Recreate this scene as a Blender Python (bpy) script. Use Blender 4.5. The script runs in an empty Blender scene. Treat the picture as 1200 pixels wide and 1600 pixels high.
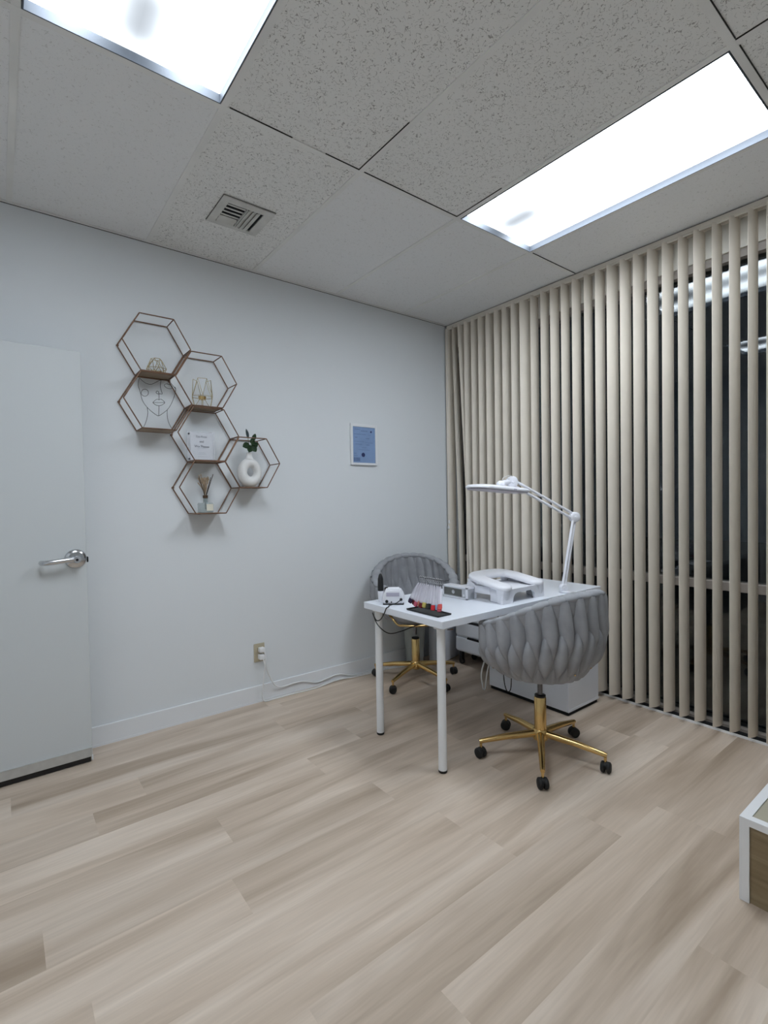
import bpy, bmesh, math, random
from mathutils import Vector, Matrix, Quaternion
random.seed(7)
PI = math.pi
sc = bpy.context.scene
COL = sc.collection

# ---------------------------------------------------------------- camera / world / exposure
cam = bpy.data.cameras.new('camera'); camo = bpy.data.objects.new('camera', cam); COL.objects.link(camo)
CF = Vector((0.61188998, 0.79062299, -0.02249309)); CR = Vector((0.79047865, -0.61225771, -0.01685238)); CU = Vector((0.02709545, 0.0074685, 0.99960495))
m = Matrix((CR, CU, -CF)).transposed().to_4x4(); m.translation = Vector((-2.98434, -2.97721, 1.26137))
camo.matrix_world = m
cam.sensor_fit = 'VERTICAL'; cam.sensor_height = 36.0; cam.lens = 36.0 * 777.127 / 1600.0
cam.clip_start = 0.02; cam.clip_end = 60
sc.camera = camo
w = bpy.data.worlds.new('night'); sc.world = w; w.use_nodes = True
w.node_tree.nodes['Background'].inputs[0].default_value = (0.006, 0.008, 0.012, 1)
w.node_tree.nodes['Background'].inputs[1].default_value = 0.25
sc.view_settings.view_transform = 'Standard'; sc.view_settings.look = 'None'
sc.view_settings.gamma = 1.0; sc.view_settings.use_curve_mapping = False
sc.view_settings.exposure = 1.66
LIGHT = 5.2            # radiance of the fluorescent diffusers
LIGHT_TINT = (0.875, 0.958, 1.05)

# ---------------------------------------------------------------- materials
def mat(name, col=(.8, .8, .8), rough=.5, metal=0.0, bump=None, spec=.5, coat=0, noise=None, trans=0, ior=1.45):
    M = bpy.data.materials.new(name); M.use_nodes = True
    nt = M.node_tree; b = nt.nodes['Principled BSDF']
    b.inputs['Base Color'].default_value = (*col, 1); b.inputs['Roughness'].default_value = rough
    b.inputs['Metallic'].default_value = metal; b.inputs['Specular IOR Level'].default_value = spec
    b.inputs['Coat Weight'].default_value = coat; b.inputs['Transmission Weight'].default_value = trans; b.inputs['IOR'].default_value = ior
    if noise or bump:
        tc = nt.nodes.new('ShaderNodeTexCoord')
    if noise:   # (scale, amount)
        n = nt.nodes.new('ShaderNodeTexNoise'); n.inputs['Scale'].default_value = noise[0]; n.inputs['Detail'].default_value = 4
        nt.links.new(tc.outputs['Object'], n.inputs['Vector'])
        r = nt.nodes.new('ShaderNodeValToRGB'); a = noise[1]
        r.color_ramp.elements[0].position = .3; r.color_ramp.elements[1].position = .7
        r.color_ramp.elements[0].color = (*[c * (1 - a) for c in col], 1); r.color_ramp.elements[1].color = (*[min(1, c * (1 + a)) for c in col], 1)
        nt.links.new(n.outputs['Fac'], r.inputs['Fac']); nt.links.new(r.outputs['Color'], b.inputs['Base Color'])
    if bump:    # (scale, strength, distance)
        n2 = nt.nodes.new('ShaderNodeTexNoise'); n2.inputs['Scale'].default_value = bump[0]; n2.inputs['Detail'].default_value = 3
        nt.links.new(tc.outputs['Object'], n2.inputs['Vector'])
        bp = nt.nodes.new('ShaderNodeBump'); bp.inputs['Strength'].default_value = bump[1]; bp.inputs['Distance'].default_value = bump[2]
        nt.links.new(n2.outputs['Fac'], bp.inputs['Height']); nt.links.new(bp.outputs['Normal'], b.inputs['Normal'])
    return M

def mat_tile(name, base, dark, thr, scale, dens):
    """mineral-fibre ceiling tile with short broken fissures"""
    M = mat(name, base, .95, spec=.1); nt = M.node_tree; b = nt.nodes['Principled BSDF']
    tc = nt.nodes.new('ShaderNodeTexCoord')
    def noise(s, d=2.0, dist=0.0):
        n = nt.nodes.new('ShaderNodeTexNoise'); n.inputs['Scale'].default_value = s; n.inputs['Detail'].default_value = d
        n.inputs['Distortion'].default_value = dist; nt.links.new(tc.outputs['Object'], n.inputs['Vector']); return n.outputs['Fac']
    def mth(op, a, v=None, c=None):
        n = nt.nodes.new('ShaderNodeMath'); n.operation = op
        for i, x in enumerate((a, v, c)):
            if x is None: continue
            if isinstance(x, (int, float)): n.inputs[i].default_value = x
            else: nt.links.new(x, n.inputs[i])
        return n.outputs[0]
    line = mth('LESS_THAN', mth('ABSOLUTE', mth('SUBTRACT', noise(scale, 1.0, .4), .5)), thr)
    brk = mth('GREATER_THAN', noise(scale * 1.3, 2.0), dens)
    pit = mth('GREATER_THAN', noise(scale * 3.2, 1.0), .735)
    f = mth('MAXIMUM', mth('MULTIPLY', line, brk), mth('MULTIPLY', pit, .8))
    mix = nt.nodes.new('ShaderNodeMix'); mix.data_type = 'RGBA'
    mix.inputs[6].default_value = (*base, 1); mix.inputs[7].default_value = (*dark, 1)
    nt.links.new(f, mix.inputs[0]); nt.links.new(mix.outputs[2], b.inputs['Base Color'])
    bp = nt.nodes.new('ShaderNodeBump'); bp.inputs['Strength'].default_value = .4; bp.inputs['Distance'].default_value = .002; bp.invert = True
    nt.links.new(f, bp.inputs['Height']); nt.links.new(bp.outputs['Normal'], b.inputs['Normal'])
    return M

def mat_planks():
    M = bpy.data.materials.new('vinyl_planks'); M.use_nodes = True; nt = M.node_tree; b = nt.nodes['Principled BSDF']
    N = nt.nodes.new; L = nt.links.new
    at = N('ShaderNodeAttribute'); at.attribute_name = 'plank'          # r,g random; b unused
    uv = N('ShaderNodeUVMap'); uv.uv_map = 'UVMap'
    sep = N('ShaderNodeSeparateColor'); L(at.outputs['Color'], sep.inputs['Color'])
    mp = N('ShaderNodeVectorMath'); mp.operation = 'MULTIPLY'; mp.inputs[1].default_value = (.42, 4.2, 1); L(uv.outputs['UV'], mp.inputs[0])
    ad = N('ShaderNodeVectorMath'); ad.operation = 'ADD'; L(mp.outputs[0], ad.inputs[0])
    sc2 = N('ShaderNodeVectorMath'); sc2.operation = 'SCALE'; sc2.inputs['Scale'].default_value = 37.0; L(at.outputs['Color'], sc2.inputs[0]); L(sc2.outputs[0], ad.inputs[1])
    n1 = N('ShaderNodeTexNoise'); n1.inputs['Scale'].default_value = 1.5; n1.inputs['Detail'].default_value = 4; n1.inputs['Roughness'].default_value = .55; n1.inputs['Distortion'].default_value = .6
    L(ad.outputs[0], n1.inputs['Vector'])
    r1 = N('ShaderNodeValToRGB'); e = r1.color_ramp.elements
    e[0].position = .30; e[0].color = (.385, .296, .218, 1); e[1].position = .66; e[1].color = (.700, .592, .490, 1)
    x = e.new(.48); x.color = (.560, .452, .354, 1)
    L(n1.outputs['Fac'], r1.inputs['Fac'])
    # fine grain
    mp2 = N('ShaderNodeVectorMath'); mp2.operation = 'MULTIPLY'; mp2.inputs[1].default_value = (6, 130, 1); L(uv.outputs['UV'], mp2.inputs[0])
    ad2 = N('ShaderNodeVectorMath'); ad2.operation = 'ADD'; L(mp2.outputs[0], ad2.inputs[0]); L(sc2.outputs[0], ad2.inputs[1])
    n2 = N('ShaderNodeTexNoise'); n2.inputs['Scale'].default_value = 1.0; n2.inputs['Detail'].default_value = 3; L(ad2.outputs[0], n2.inputs['Vector'])
    r2 = N('ShaderNodeMapRange'); r2.inputs['From Min'].default_value = .3; r2.inputs['From Max'].default_value = .7; r2.inputs['To Min'].default_value = .945; r2.inputs['To Max'].default_value = 1.04
    L(n2.outputs['Fac'], r2.inputs['Value'])
    r3 = N('ShaderNodeMapRange'); r3.inputs['To Min'].default_value = .95; r3.inputs['To Max'].default_value = 1.05; L(sep.outputs['Red'], r3.inputs['Value'])
    mu = N('ShaderNodeMath'); mu.operation = 'MULTIPLY'; L(r2.outputs[0], mu.inputs[0]); L(r3.outputs[0], mu.inputs[1])
    ml = N('ShaderNodeVectorMath'); ml.operation = 'SCALE'; L(r1.outputs['Color'], ml.inputs[0]); L(mu.outputs[0], ml.inputs['Scale'])
    L(ml.outputs[0], b.inputs['Base Color'])
    b.inputs['Roughness'].default_value = .46; b.inputs['Specular IOR Level'].default_value = .35
    bp = N('ShaderNodeBump'); bp.inputs['Strength'].default_value = .12; bp.inputs['Distance'].default_value = .001; L(n2.outputs['Fac'], bp.inputs['Height']); L(bp.outputs['Normal'], b.inputs['Normal'])
    return M

def mat_wood(name, c0, c1):
    M = mat(name, c0, .5, spec=.35); nt = M.node_tree; b = nt.nodes['Principled BSDF']; N = nt.nodes.new; L = nt.links.new
    tc = N('ShaderNodeTexCoord'); mp = N('ShaderNodeMapping'); mp.inputs['Scale'].default_value = (1.5, 1.5, 14); L(tc.outputs['Object'], mp.inputs['Vector'])
    n = N('ShaderNodeTexNoise'); n.inputs['Scale'].default_value = 1.6; n.inputs['Detail'].default_value = 5; n.inputs['Distortion'].default_value = .8; L(mp.outputs[0], n.inputs['Vector'])
    r = N('ShaderNodeValToRGB'); r.color_ramp.elements[0].position = .32; r.color_ramp.elements[1].position = .68
    r.color_ramp.elements[0].color = (*c0, 1); r.color_ramp.elements[1].color = (*c1, 1)
    L(n.outputs['Fac'], r.inputs['Fac']); L(r.outputs['Color'], b.inputs['Base Color']); return M

def mat_lens():
    """prismatic fluorescent diffuser: two tubes behind it, dimmer between them near the tube ends"""
    M = bpy.data.materials.new('fluorescent_diffuser'); M.use_nodes = True; nt = M.node_tree; N = nt.nodes.new; L = nt.links.new
    nt.nodes.remove(nt.nodes['Principled BSDF']); out = nt.nodes['Material Output']
    tc = N('ShaderNodeTexCoord'); s = N('ShaderNodeSeparateXYZ'); L(tc.outputs['Object'], s.inputs[0])
    def mth(op, a, v=None):
        n = N('ShaderNodeMath'); n.operation = op
        for i, x in enumerate((a, v)):
            if x is None: continue
            if isinstance(x, (int, float)): n.inputs[i].default_value = x
            else: L(x, n.inputs[i])
        return n.outputs[0]
    X, Y = s.outputs[0], s.outputs[1]
    band = mth('POWER', 2.718, mth('MULTIPLY', mth('POWER', mth('DIVIDE', mth('SUBTRACT', mth('ABSOLUTE', X), .15), .085), 2), -1))
    ax = mth('ABSOLUTE', X)
    gx = mth('POWER', 2.718, mth('MULTIPLY', mth('POWER', mth('ABSOLUTE', mth('DIVIDE', mth('SUBTRACT', X, .0), .155)), 3), -1))
    end = mth('POWER', 2.718, mth('MULTIPLY', mth('POWER', mth('DIVIDE', mth('SUBTRACT', Y, .45), .165), 4), -1))
    k = mth('ADD', mth('MULTIPLY', band, 1.0), .32)
    k = mth('MULTIPLY', k, mth('SUBTRACT', 1.0, mth('MULTIPLY', mth('MULTIPLY', gx, end), .885)))
    em = N('ShaderNodeEmission'); em.inputs['Color'].default_value = (*LIGHT_TINT, 1); L(mth('MULTIPLY', k, LIGHT), em.inputs['Strength'])
    L(em.outputs[0], out.inputs['Surface']); return M

def mat_glass():
    M = bpy.data.materials.new('window_glass'); M.use_nodes = True; nt = M.node_tree; N = nt.nodes.new; L = nt.links.new
    nt.nodes.remove(nt.nodes['Principled BSDF']); out = nt.nodes['Material Output']
    fr = N('ShaderNodeFresnel'); fr.inputs['IOR'].default_value = 1.5
    t = N('ShaderNodeBsdfTransparent'); t.inputs['Color'].default_value = (.8, .84, .84, 1); g = N('ShaderNodeBsdfGlossy'); g.inputs['Roughness'].default_value = .012
    mx = N('ShaderNodeMixShader'); L(fr.outputs[0], mx.inputs[0]); L(t.outputs[0], mx.inputs[1]); L(g.outputs[0], mx.inputs[2]); L(mx.outputs[0], out.inputs['Surface']); return M

def mat_clear(name, tint, alpha):
    """thin clear plastic: see-through with a glossy skin"""
    M = bpy.data.materials.new(name); M.use_nodes = True; nt = M.node_tree; N = nt.nodes.new; L = nt.links.new
    b = nt.nodes['Principled BSDF']; out = nt.nodes['Material Output']; b.inputs['Base Color'].default_value = (*tint, 1); b.inputs['Roughness'].default_value = .08
    t = N('ShaderNodeBsdfTransparent'); mx = N('ShaderNodeMixShader'); mx.inputs[0].default_value = alpha
    L(t.outputs[0], mx.inputs[1]); L(b.outputs[0], mx.inputs[2]); L(mx.outputs[0], out.inputs['Surface']); return M

MT = dict(
    wall=mat('wall_paint', (.76, .785, .80), .85, bump=(140, .10, .002), spec=.2),
    trim=mat('trim_paint', (.80, .815, .83), .45, spec=.4),
    door=mat('door_paint', (.62, .645, .65), .55, bump=(160, .05, .001), spec=.4),
    tile=mat_tile('fissured_tile', (.84, .83, .80), (.42, .405, .38), .019, 62, .50),
    tile_soft=mat_tile('soft_fissured_tile', (.85, .845, .835), (.66, .65, .63), .016, 62, .56),
    grid=mat('grid_paint', (.82, .81, .78), .7, noise=(3, .06)),
    gap=mat('ceiling_void', (.03, .028, .025), 1.0, noise=(5, .2)),
    floor=mat_planks(),
    lens=mat_lens(),
    fixture=mat('fixture_darkened', (.085, .098, .118), .5, noise=(6, .05)),  # base colour darkened to hold down the glare from the diffuser
    vent=mat('vent_enamel', (.62, .61, .57), .5, noise=(12, .12)),
    dark=mat('dark_void', (.008, .008, .009), .9, noise=(20, .3)),
    slat=mat('blind_vinyl', (.785, .715, .615), .55, bump=(300, .12, .0006), noise=(9, .03), spec=.35),
    rail=mat('rail_cream', (.76, .70, .61), .5, noise=(5, .03)),
    alu=mat('window_aluminium', (.30, .265, .235), .5, .0, noise=(15, .06)),
    sill=mat('white_sill', (.82, .82, .82), .4, noise=(8, .03)),
    fascia=mat('window_fascia', (.76, .73, .66), .6, noise=(4, .03)),
    glass=mat_glass(),
    outside=mat('night_ground', (.02, .02, .018), .95, noise=(4, .5)),
    white=mat('white_laminate', (.81, .84, .90), .28, noise=(2.5, .015)),
    whitep=mat('white_plastic', (.84, .845, .89), .32, noise=(6, .012)),
    padw=mat('white_leatherette', (.84, .84, .88), .36, bump=(420, .10, .0006)),
    whitem=mat('white_metal', (.83, .84, .85), .38, noise=(9, .02)),
    steel=mat('brushed_chrome', (.62, .63, .65), .18, 1.0, noise=(40, .05)),
    darksteel=mat('dark_steel', (.16, .16, .17), .3, .9, noise=(40, .1)),
    alub=mat('sweep_aluminium', (.60, .61, .60), .45, .6, noise=(30, .06)),
    fabric=mat('grey_velvet', (.33, .335, .352), .9, bump=(700, .25, .001), noise=(14, .10), spec=.2),
    gold=mat('polished_gold', (.72, .50, .21), .20, 1.0, noise=(10, .06)),
    goldw=mat('gold_wire', (.70, .60, .38), .25, 1.0, noise=(30, .06)),
    bronze=mat('bronze_wire', (.20, .115, .075), .45, .65, noise=(25, .15)),
    board=mat('shelf_board', (.29, .215, .145), .6, noise=(10, .10)),
    black=mat('black_plastic', (.012, .012, .013), .38, noise=(30, .2)),
    wire=mat('black_wire', (.010, .010, .011), .45, noise=(40, .2)),
    rubber=mat('black_rubber', (.012, .012, .012), .6, noise=(60, .2)),
    cordw=mat('white_cord', (.80, .80, .80), .5, noise=(20, .04)),
    beige=mat('beige_plate', (.50, .44, .31), .4, noise=(12, .04)),
    plug=mat('plug_plastic', (.82, .82, .82), .35, noise=(12, .02)),
    ceramic=mat('matte_ceramic', (.80, .79, .77), .7, bump=(120, .15, .001), noise=(18, .03)),
    leaf=mat('eucalyptus_leaf', (.035, .085, .030), .5, noise=(40, .35)),
    leafp=mat('blue_green_leaf', (.085, .115, .125), .55, noise=(40, .2)),
    stem=mat('green_stem', (.12, .17, .07), .6, noise=(40, .2)),
    bottle=mat_clear('diffuser_glass', (.42, .50, .50), .42),
    label=mat('cream_label', (.78, .74, .62), .7, noise=(40, .03)),
    reed=mat('dark_reed', (.05, .035, .025), .8, noise=(60, .3)),
    dried=mat('dried_bloom', (.46, .35, .24), .9, noise=(80, .25)),
    cap=mat('bottle_cap', (.10, .06, .035), .4, .5, noise=(40, .2)),
    acrylic=mat_clear('clear_acrylic', (.85, .87, .92), .22),
    paper=mat('white_paper', (.80, .81, .84), .8, noise=(30, .015)),
    ink=mat('dark_ink', (.035, .035, .045), .8, noise=(90, .1)),
    inkl=mat('pale_ink', (.34, .36, .42), .8, noise=(90, .1)),
    blue=mat('certificate_blue', (.235, .345, .56), .35, noise=(9, .08)),
    bluei=mat('certificate_ink', (.13, .20, .36), .5, noise=(60, .15)),
    navy=mat('navy_ink', (.022, .03, .11), .5, noise=(60, .2)),
    lilac=mat_clear('clear_tip', (.80, .78, .86), .46),
    screen=mat('dark_glass', (.10, .10, .09), .12, noise=(6, .15)),
    silver=mat('silver_paint', (.52, .53, .55), .35, .5, noise=(30, .06)),
    lampu=mat('lamp_diffuser', (.50, .48, .58), .3, noise=(15, .04)),
    woodp=mat_wood('oak_panel', (.20, .145, .078), (.33, .255, .155)),
    woodt=mat_wood('pale_oak_top', (.37, .34, .26), (.48, .44, .34)),
    bin=mat('grey_green_plastic', (.42, .45, .43), .5, noise=(8, .05)),
)
TIP = {}
def tip(name, c):
    TIP[name] = mat('tip_' + name, c, .25, noise=(60, .08))
for n_, c_ in dict(plum=(.03, .015, .05), burgundy=(.10, .012, .018), salmon=(.62, .20, .14), dark_red=(.16, .008, .014), yellow=(.60, .50, .14),
                   olive=(.045, .045, .03), black=(.012, .012, .013), red=(.75, .03, .04), light_blue=(.25, .45, .68), pink=(.72, .14, .20), coral=(.66, .10, .09), rose=(.55, .09, .15)).items():
    tip(n_, c_)

# ---------------------------------------------------------------- mesh helpers
class MB:
    def __init__(s): s.bm = bmesh.new()
    def _xf(s, vs, M):
        for v in vs: v.co = M @ v.co
    def box(s, lo, hi, bev=0, seg=2, M=None, mi=0):
        r = bmesh.ops.create_cube(s.bm, size=1); vs = r['verts']
        c = [(a + b) / 2 for a, b in zip(lo, hi)]; d = [max(abs(b - a), 1e-5) for a, b in zip(lo, hi)]
        for v in vs: v.co = Vector((v.co.x * d[0] + c[0], v.co.y * d[1] + c[1], v.co.z * d[2] + c[2]))
        if bev:
            es = list({e for v in vs for e in v.link_edges})
            r2 = bmesh.ops.bevel(s.bm, geom=es, offset=min(bev, min(d) * .49), segments=seg, profile=.5, affect='EDGES')
            vs = list({v for f in r2['faces'] for v in f.verts} | {v for v in vs if v.is_valid})
        if M: s._xf(vs, M)
        if mi:
            for f in {f for v in vs for f in v.link_faces}: f.material_index = mi
        return s
    def tube(s, pts, r, n=8, closed=False, caps=True, flat=None):
        pts = [Vector(p) for p in pts]; N = len(pts)
        rr = r if isinstance(r, (list, tuple)) else [r] * N
        tang = []
        for i in range(N):
            if closed: a, b = pts[i - 1], pts[(i + 1) % N]
            else: a, b = pts[max(i - 1, 0)], pts[min(i + 1, N - 1)]
            t = (b - a); tang.append(t.normalized() if t.length > 1e-9 else Vector((0, 0, 1)))
        up = Vector((0, 0, 1)) if abs(tang[0].z) < .9 else Vector((1, 0, 0))
        u = tang[0].cross(up).normalized(); rings = []
        for i in range(N):
            if i: 
                q = tang[i - 1].rotation_difference(tang[i]); u = (q @ u)
            u = (u - tang[i] * u.dot(tang[i])).normalized(); v = tang[i].cross(u)
            ring = []
            for k in range(n):
                a = 2 * PI * k / n
                ring.append(s.bm.verts.new(pts[i] + (u * math.cos(a) + v * math.sin(a) * (flat or 1)) * rr[i]))
            rings.append(ring)
        M_ = N if closed else N - 1
        for i in range(M_):
            A, B = rings[i], rings[(i + 1) % N]
            off = 0
            if closed and i == N - 1:   # match twist
                off = min(range(n), key=lambda o: (A[0].co - B[o].co).length)
            for k in range(n):
                s.bm.faces.new((A[k], A[(k + 1) % n], B[(k + 1 + off) % n], B[(k + off) % n]))
        if caps and not closed:
            s.bm.faces.new(rings[0][::-1]); s.bm.faces.new(rings[-1])
        return s
    def lathe(s, prof, n=24, M=None):
        rings = []
        for r, z in prof:
            if r < 1e-6: rings.append([s.bm.verts.new((0, 0, z))])
            else: rings.append([s.bm.verts.new((r * math.cos(2 * PI * k / n), r * math.sin(2 * PI * k / n), z)) for k in range(n)])
        for A, B in zip(rings, rings[1:]):
            for k in range(n):
                a0, a1, b0, b1 = A[k % len(A)], A[(k + 1) % len(A)], B[k % len(B)], B[(k + 1) % len(B)]
                f = []
                for v in (a0, a1, b1, b0):
                    if v not in f: f.append(v)
                if len(f) > 2: s.bm.faces.new(f)
        for R_, fl in ((rings[0], True), (rings[-1], False)):
            if len(R_) > 1: s.bm.faces.new(R_[::-1] if fl else R_)
        if M: s._xf([v for R_ in rings for v in R_], M)
        return s
    def ball(s, c, r, n=12, sq=(1, 1, 1)):
        g = bmesh.ops.create_uvsphere(s.bm, u_segments=n, v_segments=max(6, n * 2 // 3), radius=r)
        for v in g['verts']: v.co = Vector((v.co.x * sq[0], v.co.y * sq[1], v.co.z * sq[2])) + Vector(c)
        return s
    def poly(s, pts, thick, M=None):
        """extruded polygon: pts (x,y) in local XY, extruded 0..thick along Z"""
        lo = [s.bm.verts.new((x, y, 0)) for x, y in pts]; hi = [s.bm.verts.new((x, y, thick)) for x, y in pts]
        n = len(pts)
        s.bm.faces.new(lo[::-1]); s.bm.faces.new(hi)
        for i in range(n): s.bm.faces.new((lo[i], lo[(i + 1) % n], hi[(i + 1) % n], hi[i]))
        if M: s._xf(lo + hi, M)
        return s
    def grid(s, F, nu, nv, wrapu=False):
        V = [[s.bm.verts.new(F(i / nu if not wrapu else i / nu, j / nv)) for j in range(nv + 1)] for i in range(nu + (0 if wrapu else 1))]
        for i in range(nu):
            for j in range(nv):
                s.bm.faces.new((V[i][j], V[(i + 1) % len(V)][j], V[(i + 1) % len(V)][j + 1], V[i][j + 1]))
        return V
    def build(s, name, material, parent=None, smooth=40, recalc=True):
        me = bpy.data.meshes.new(name)
        if recalc: bmesh.ops.recalc_face_normals(s.bm, faces=s.bm.faces)
        org = ORG.get(parent.name, Vector((0, 0, 0))) if parent else Vector((0, 0, 0))
        if org.length:
            for v in s.bm.verts: v.co -= org
        s.bm.to_mesh(me); s.bm.free()
        for mm in (material if isinstance(material, list) else [material]): me.materials.append(mm)
        if smooth:
            me.polygons.foreach_set('use_smooth', [True] * len(me.polygons)); me.set_sharp_from_angle(angle=math.radians(smooth))
        o = bpy.data.objects.new(name, me); COL.objects.link(o)
        if parent: o.parent = parent; ORG[o.name] = org
        return o
ORG = {}
def tag(o, label=None, cat=None, group=None, kind=None):
    if label: o['label'] = label
    if cat: o['category'] = cat
    if group: o['group'] = group
    if kind: o['kind'] = kind
    return o
def thing(name, label, cat, loc=(0, 0, 0), group=None, kind=None):
    o = bpy.data.objects.new(name, None); COL.objects.link(o); o.empty_display_size = .05
    o.location = loc; ORG[o.name] = Vector(loc); return tag(o, label, cat, group, kind)
def reorigin(o, loc):
    """move a top-level mesh's origin to loc without moving the mesh"""
    v = Vector(loc); o.data.transform(Matrix.Translation(-v)); o.location = v; ORG[o.name] = v; return o
def struct(o): o['kind'] = 'structure'; return o
def copy_tree(o, parent=None):
    c = o.copy(); COL.objects.link(c)
    if parent: c.parent = parent
    for ch in list(o.children): copy_tree(ch, c)
    return c
def RZ(a): return Matrix.Rotation(a, 4, 'Z')
def T(v): return Matrix.Translation(Vector(v))
def smooth_path(pts, k=6):
    P = [Vector(p) for p in pts]; out = []
    for i in range(len(P) - 1):
        p0, p1, p2, p3 = P[max(i - 1, 0)], P[i], P[i + 1], P[min(i + 2, len(P) - 1)]
        for j in range(k):
            t = j / k
            out.append(.5 * ((2 * p1) + (p2 - p0) * t + (2 * p0 - 5 * p1 + 4 * p2 - p3) * t * t + (3 * p1 - p0 - 3 * p2 + p3) * t ** 3))
    out.append(P[-1]); return out

# ---------------------------------------------------------------- room shell
H = 2.7067; XL, XR, YF = -3.78, 0.16, -4.7
GS = .6096; GX0 = -.4683; GY0 = -1.1684

# floor: planks along x; joints measured where they show
bm = bmesh.new(); uvl = bm.loops.layers.uv.new('UVMap'); cl = bm.loops.layers.float_color.new('plank')
PW, PLN = .178, 1.22
known = {0: -2.916, -1: None, -4: -1.188, 3: -2.714, 4: -2.51, 2: -1.82, -5: -2.12, -2: -1.612, -1: -1.18}
for r in range(-20, 9):
    y0 = -1.354 + r * PW; y1 = y0 + PW
    if y0 > 0 or y1 < YF: continue
    y0c, y1c = max(y0, YF), min(y1, .0)
    x = known.get(r) if known.get(r) is not None else random.uniform(-3, -1.8)
    while x > XL: x -= PLN
    while x < XR:
        a, b_ = max(x, XL), min(x + PLN, XR)
        col = (random.random(), random.random(), random.random(), 1)
        f = bm.faces.new([bm.verts.new((p, q, 0)) for p, q in ((a, y0c), (b_, y0c), (b_, y1c), (a, y1c))])
        for l in f.loops: l[uvl].uv = (l.vert.co.x - x, l.vert.co.y - y0); l[cl] = col
        x += PLN
me = bpy.data.meshes.new('floor'); bm.to_mesh(me); bm.free(); me.materials.append(MT['floor'])
fl = bpy.data.objects.new('floor', me); COL.objects.link(fl); struct(fl)

b = MB(); b.box((XL, 0, -.02), (.10, .12, 2.9)); struct(b.build('wall_back', MT['wall']))
b = MB(); b.box((XL - .12, YF, -.02), (XL, .12, 2.9)); struct(b.build('wall_left', MT['wall']))
b = MB(); b.box((XL - .12, YF - .12, -.02), (XR + .12, YF, 2.9)); struct(b.build('wall_front', MT['wall']))
WY0, WY1 = -.03, -2.78       # window opening along y
b = MB(); b.box((.10, WY0, -.02), (.24, .12, 2.9)); b.box((.10, YF, -.02), (.24, WY1, 2.9)); b.box((.10, WY1, 2.541), (.24, WY0, 2.9)); b.box((.10, WY1, -.08), (.24, WY0, -.015))
struct(b.build('wall_right', MT['wall']))
b = MB(); b.box((XL, -.012, 0), (.03, 0, .106), bev=.003, seg=1); b.box((XL, -.0145, 0), (.03, -.012, .012)); struct(b.build('baseboard_back', MT['trim']))
b = MB(); b.box((XL, YF, 0), (XL + .012, -.02, .106), bev=.003, seg=1); struct(b.build('baseboard_left', MT['trim']))

# ceiling: tiles + slab, grid as trim
b = MB(); gb = MB()
XS = sorted([XL, .10] + [GX0 - GS * k for k in range(6) if GX0 - GS * k > XL]); YS = sorted([YF, 0.0] + [GY0 - 2 * GS * k for k in range(4) if GY0 - 2 * GS * k > YF])
LIGHTS = [(3, 0), (0, 0), (3, 2)]       # columns counted from the blinds, rows from the shelf wall
lit = set()
for k, j in LIGHTS: lit.add((round(GX0 - GS * (k + 1), 3), round(GY0 - 2 * GS * (j + 1), 3)))
for i in range(len(XS) - 1):
    for j in range(len(YS) - 1):
        if (round(XS[i], 3), round(YS[j], 3)) in lit: continue
        x0, x1, y0, y1 = XS[i], XS[i + 1], YS[j], YS[j + 1]
        g = .0105
        soft = (y1 == 0.0 and not (x0 < -2.2 and x1 > -2.0 and x0 > -2.4)) or (x1 > 0 and y1 > -2) 
        b.box((x0 + g, y0 + g, H + .004), (x1 - g, y1 - (g if y1 < 0 else 0), H + .012), mi=1 if soft else 0)
b.box((XL, YF, H + .085), (XR, 0, H + .12), mi=2)
ceil = struct(b.build('ceiling', [MT['tile'], MT['tile_soft'], MT['gap']], smooth=0))
for x in XS[1:-1]: gb.box((x - .012, YF, H), (x + .012, 0, H + .006)); gb.box((x - .002, YF, H + .006), (x + .002, 0, H + .04))
for y in YS[1:-1]: gb.box((XL, y - .0121, H - .0004), (.0995, y + .0121, H + .0055)); gb.box((XL, y - .0021, H + .0055), (.0995, y + .0021, H + .039))
for y in (YF, -.018): gb.box((XL, y, H - .0012), (.0992, y + .0178, H + .003))
for x in (XL, .0): gb.box((x, YF, H - .001), (x + .018, 0, H + .003))
gb.box((XL, -.0030, H - .0035), (.0, -.0002, H - .0014), mi=1); gb.box((-.0030, YF, H - .0035), (-.0002, -.0032, H - .0014), mi=1)
for k, ya, yb in ((2, GY0 - .35, GY0 - .012), (1, GY0 - .30, GY0 - .012), (1, GY0 - 2 * GS - .5, GY0 - 2 * GS - .012)): gb.box((GX0 - GS * k - .0150, ya, H + .0005), (GX0 - GS * k - .0122, yb, H + .004), mi=1)
for xa, xb, yy in ((GX0 - 3 * GS + .02, GX0 - 2.55 * GS, GY0 - .0150), (GX0 - 2.3 * GS, GX0 - 2 * GS - .012, GY0 - .0150), (GX0 - 2 * GS + .012, GX0 - GS - .012, GY0 - .0150), (GX0 - GS + .02, GX0 - .4 * GS, GY0 - 2 * GS - .0150), (GX0 - 2 * GS, GX0 - GS - .02, GY0 - 2 * GS - .0150), (GX0, 0, GY0 - .0150)): gb.box((xa, yy, H + .0005), (xb, yy + .0028, H + .004), mi=1)
struct(gb.build('trim_1', [MT['grid'], MT['gap']], smooth=0))

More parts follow.
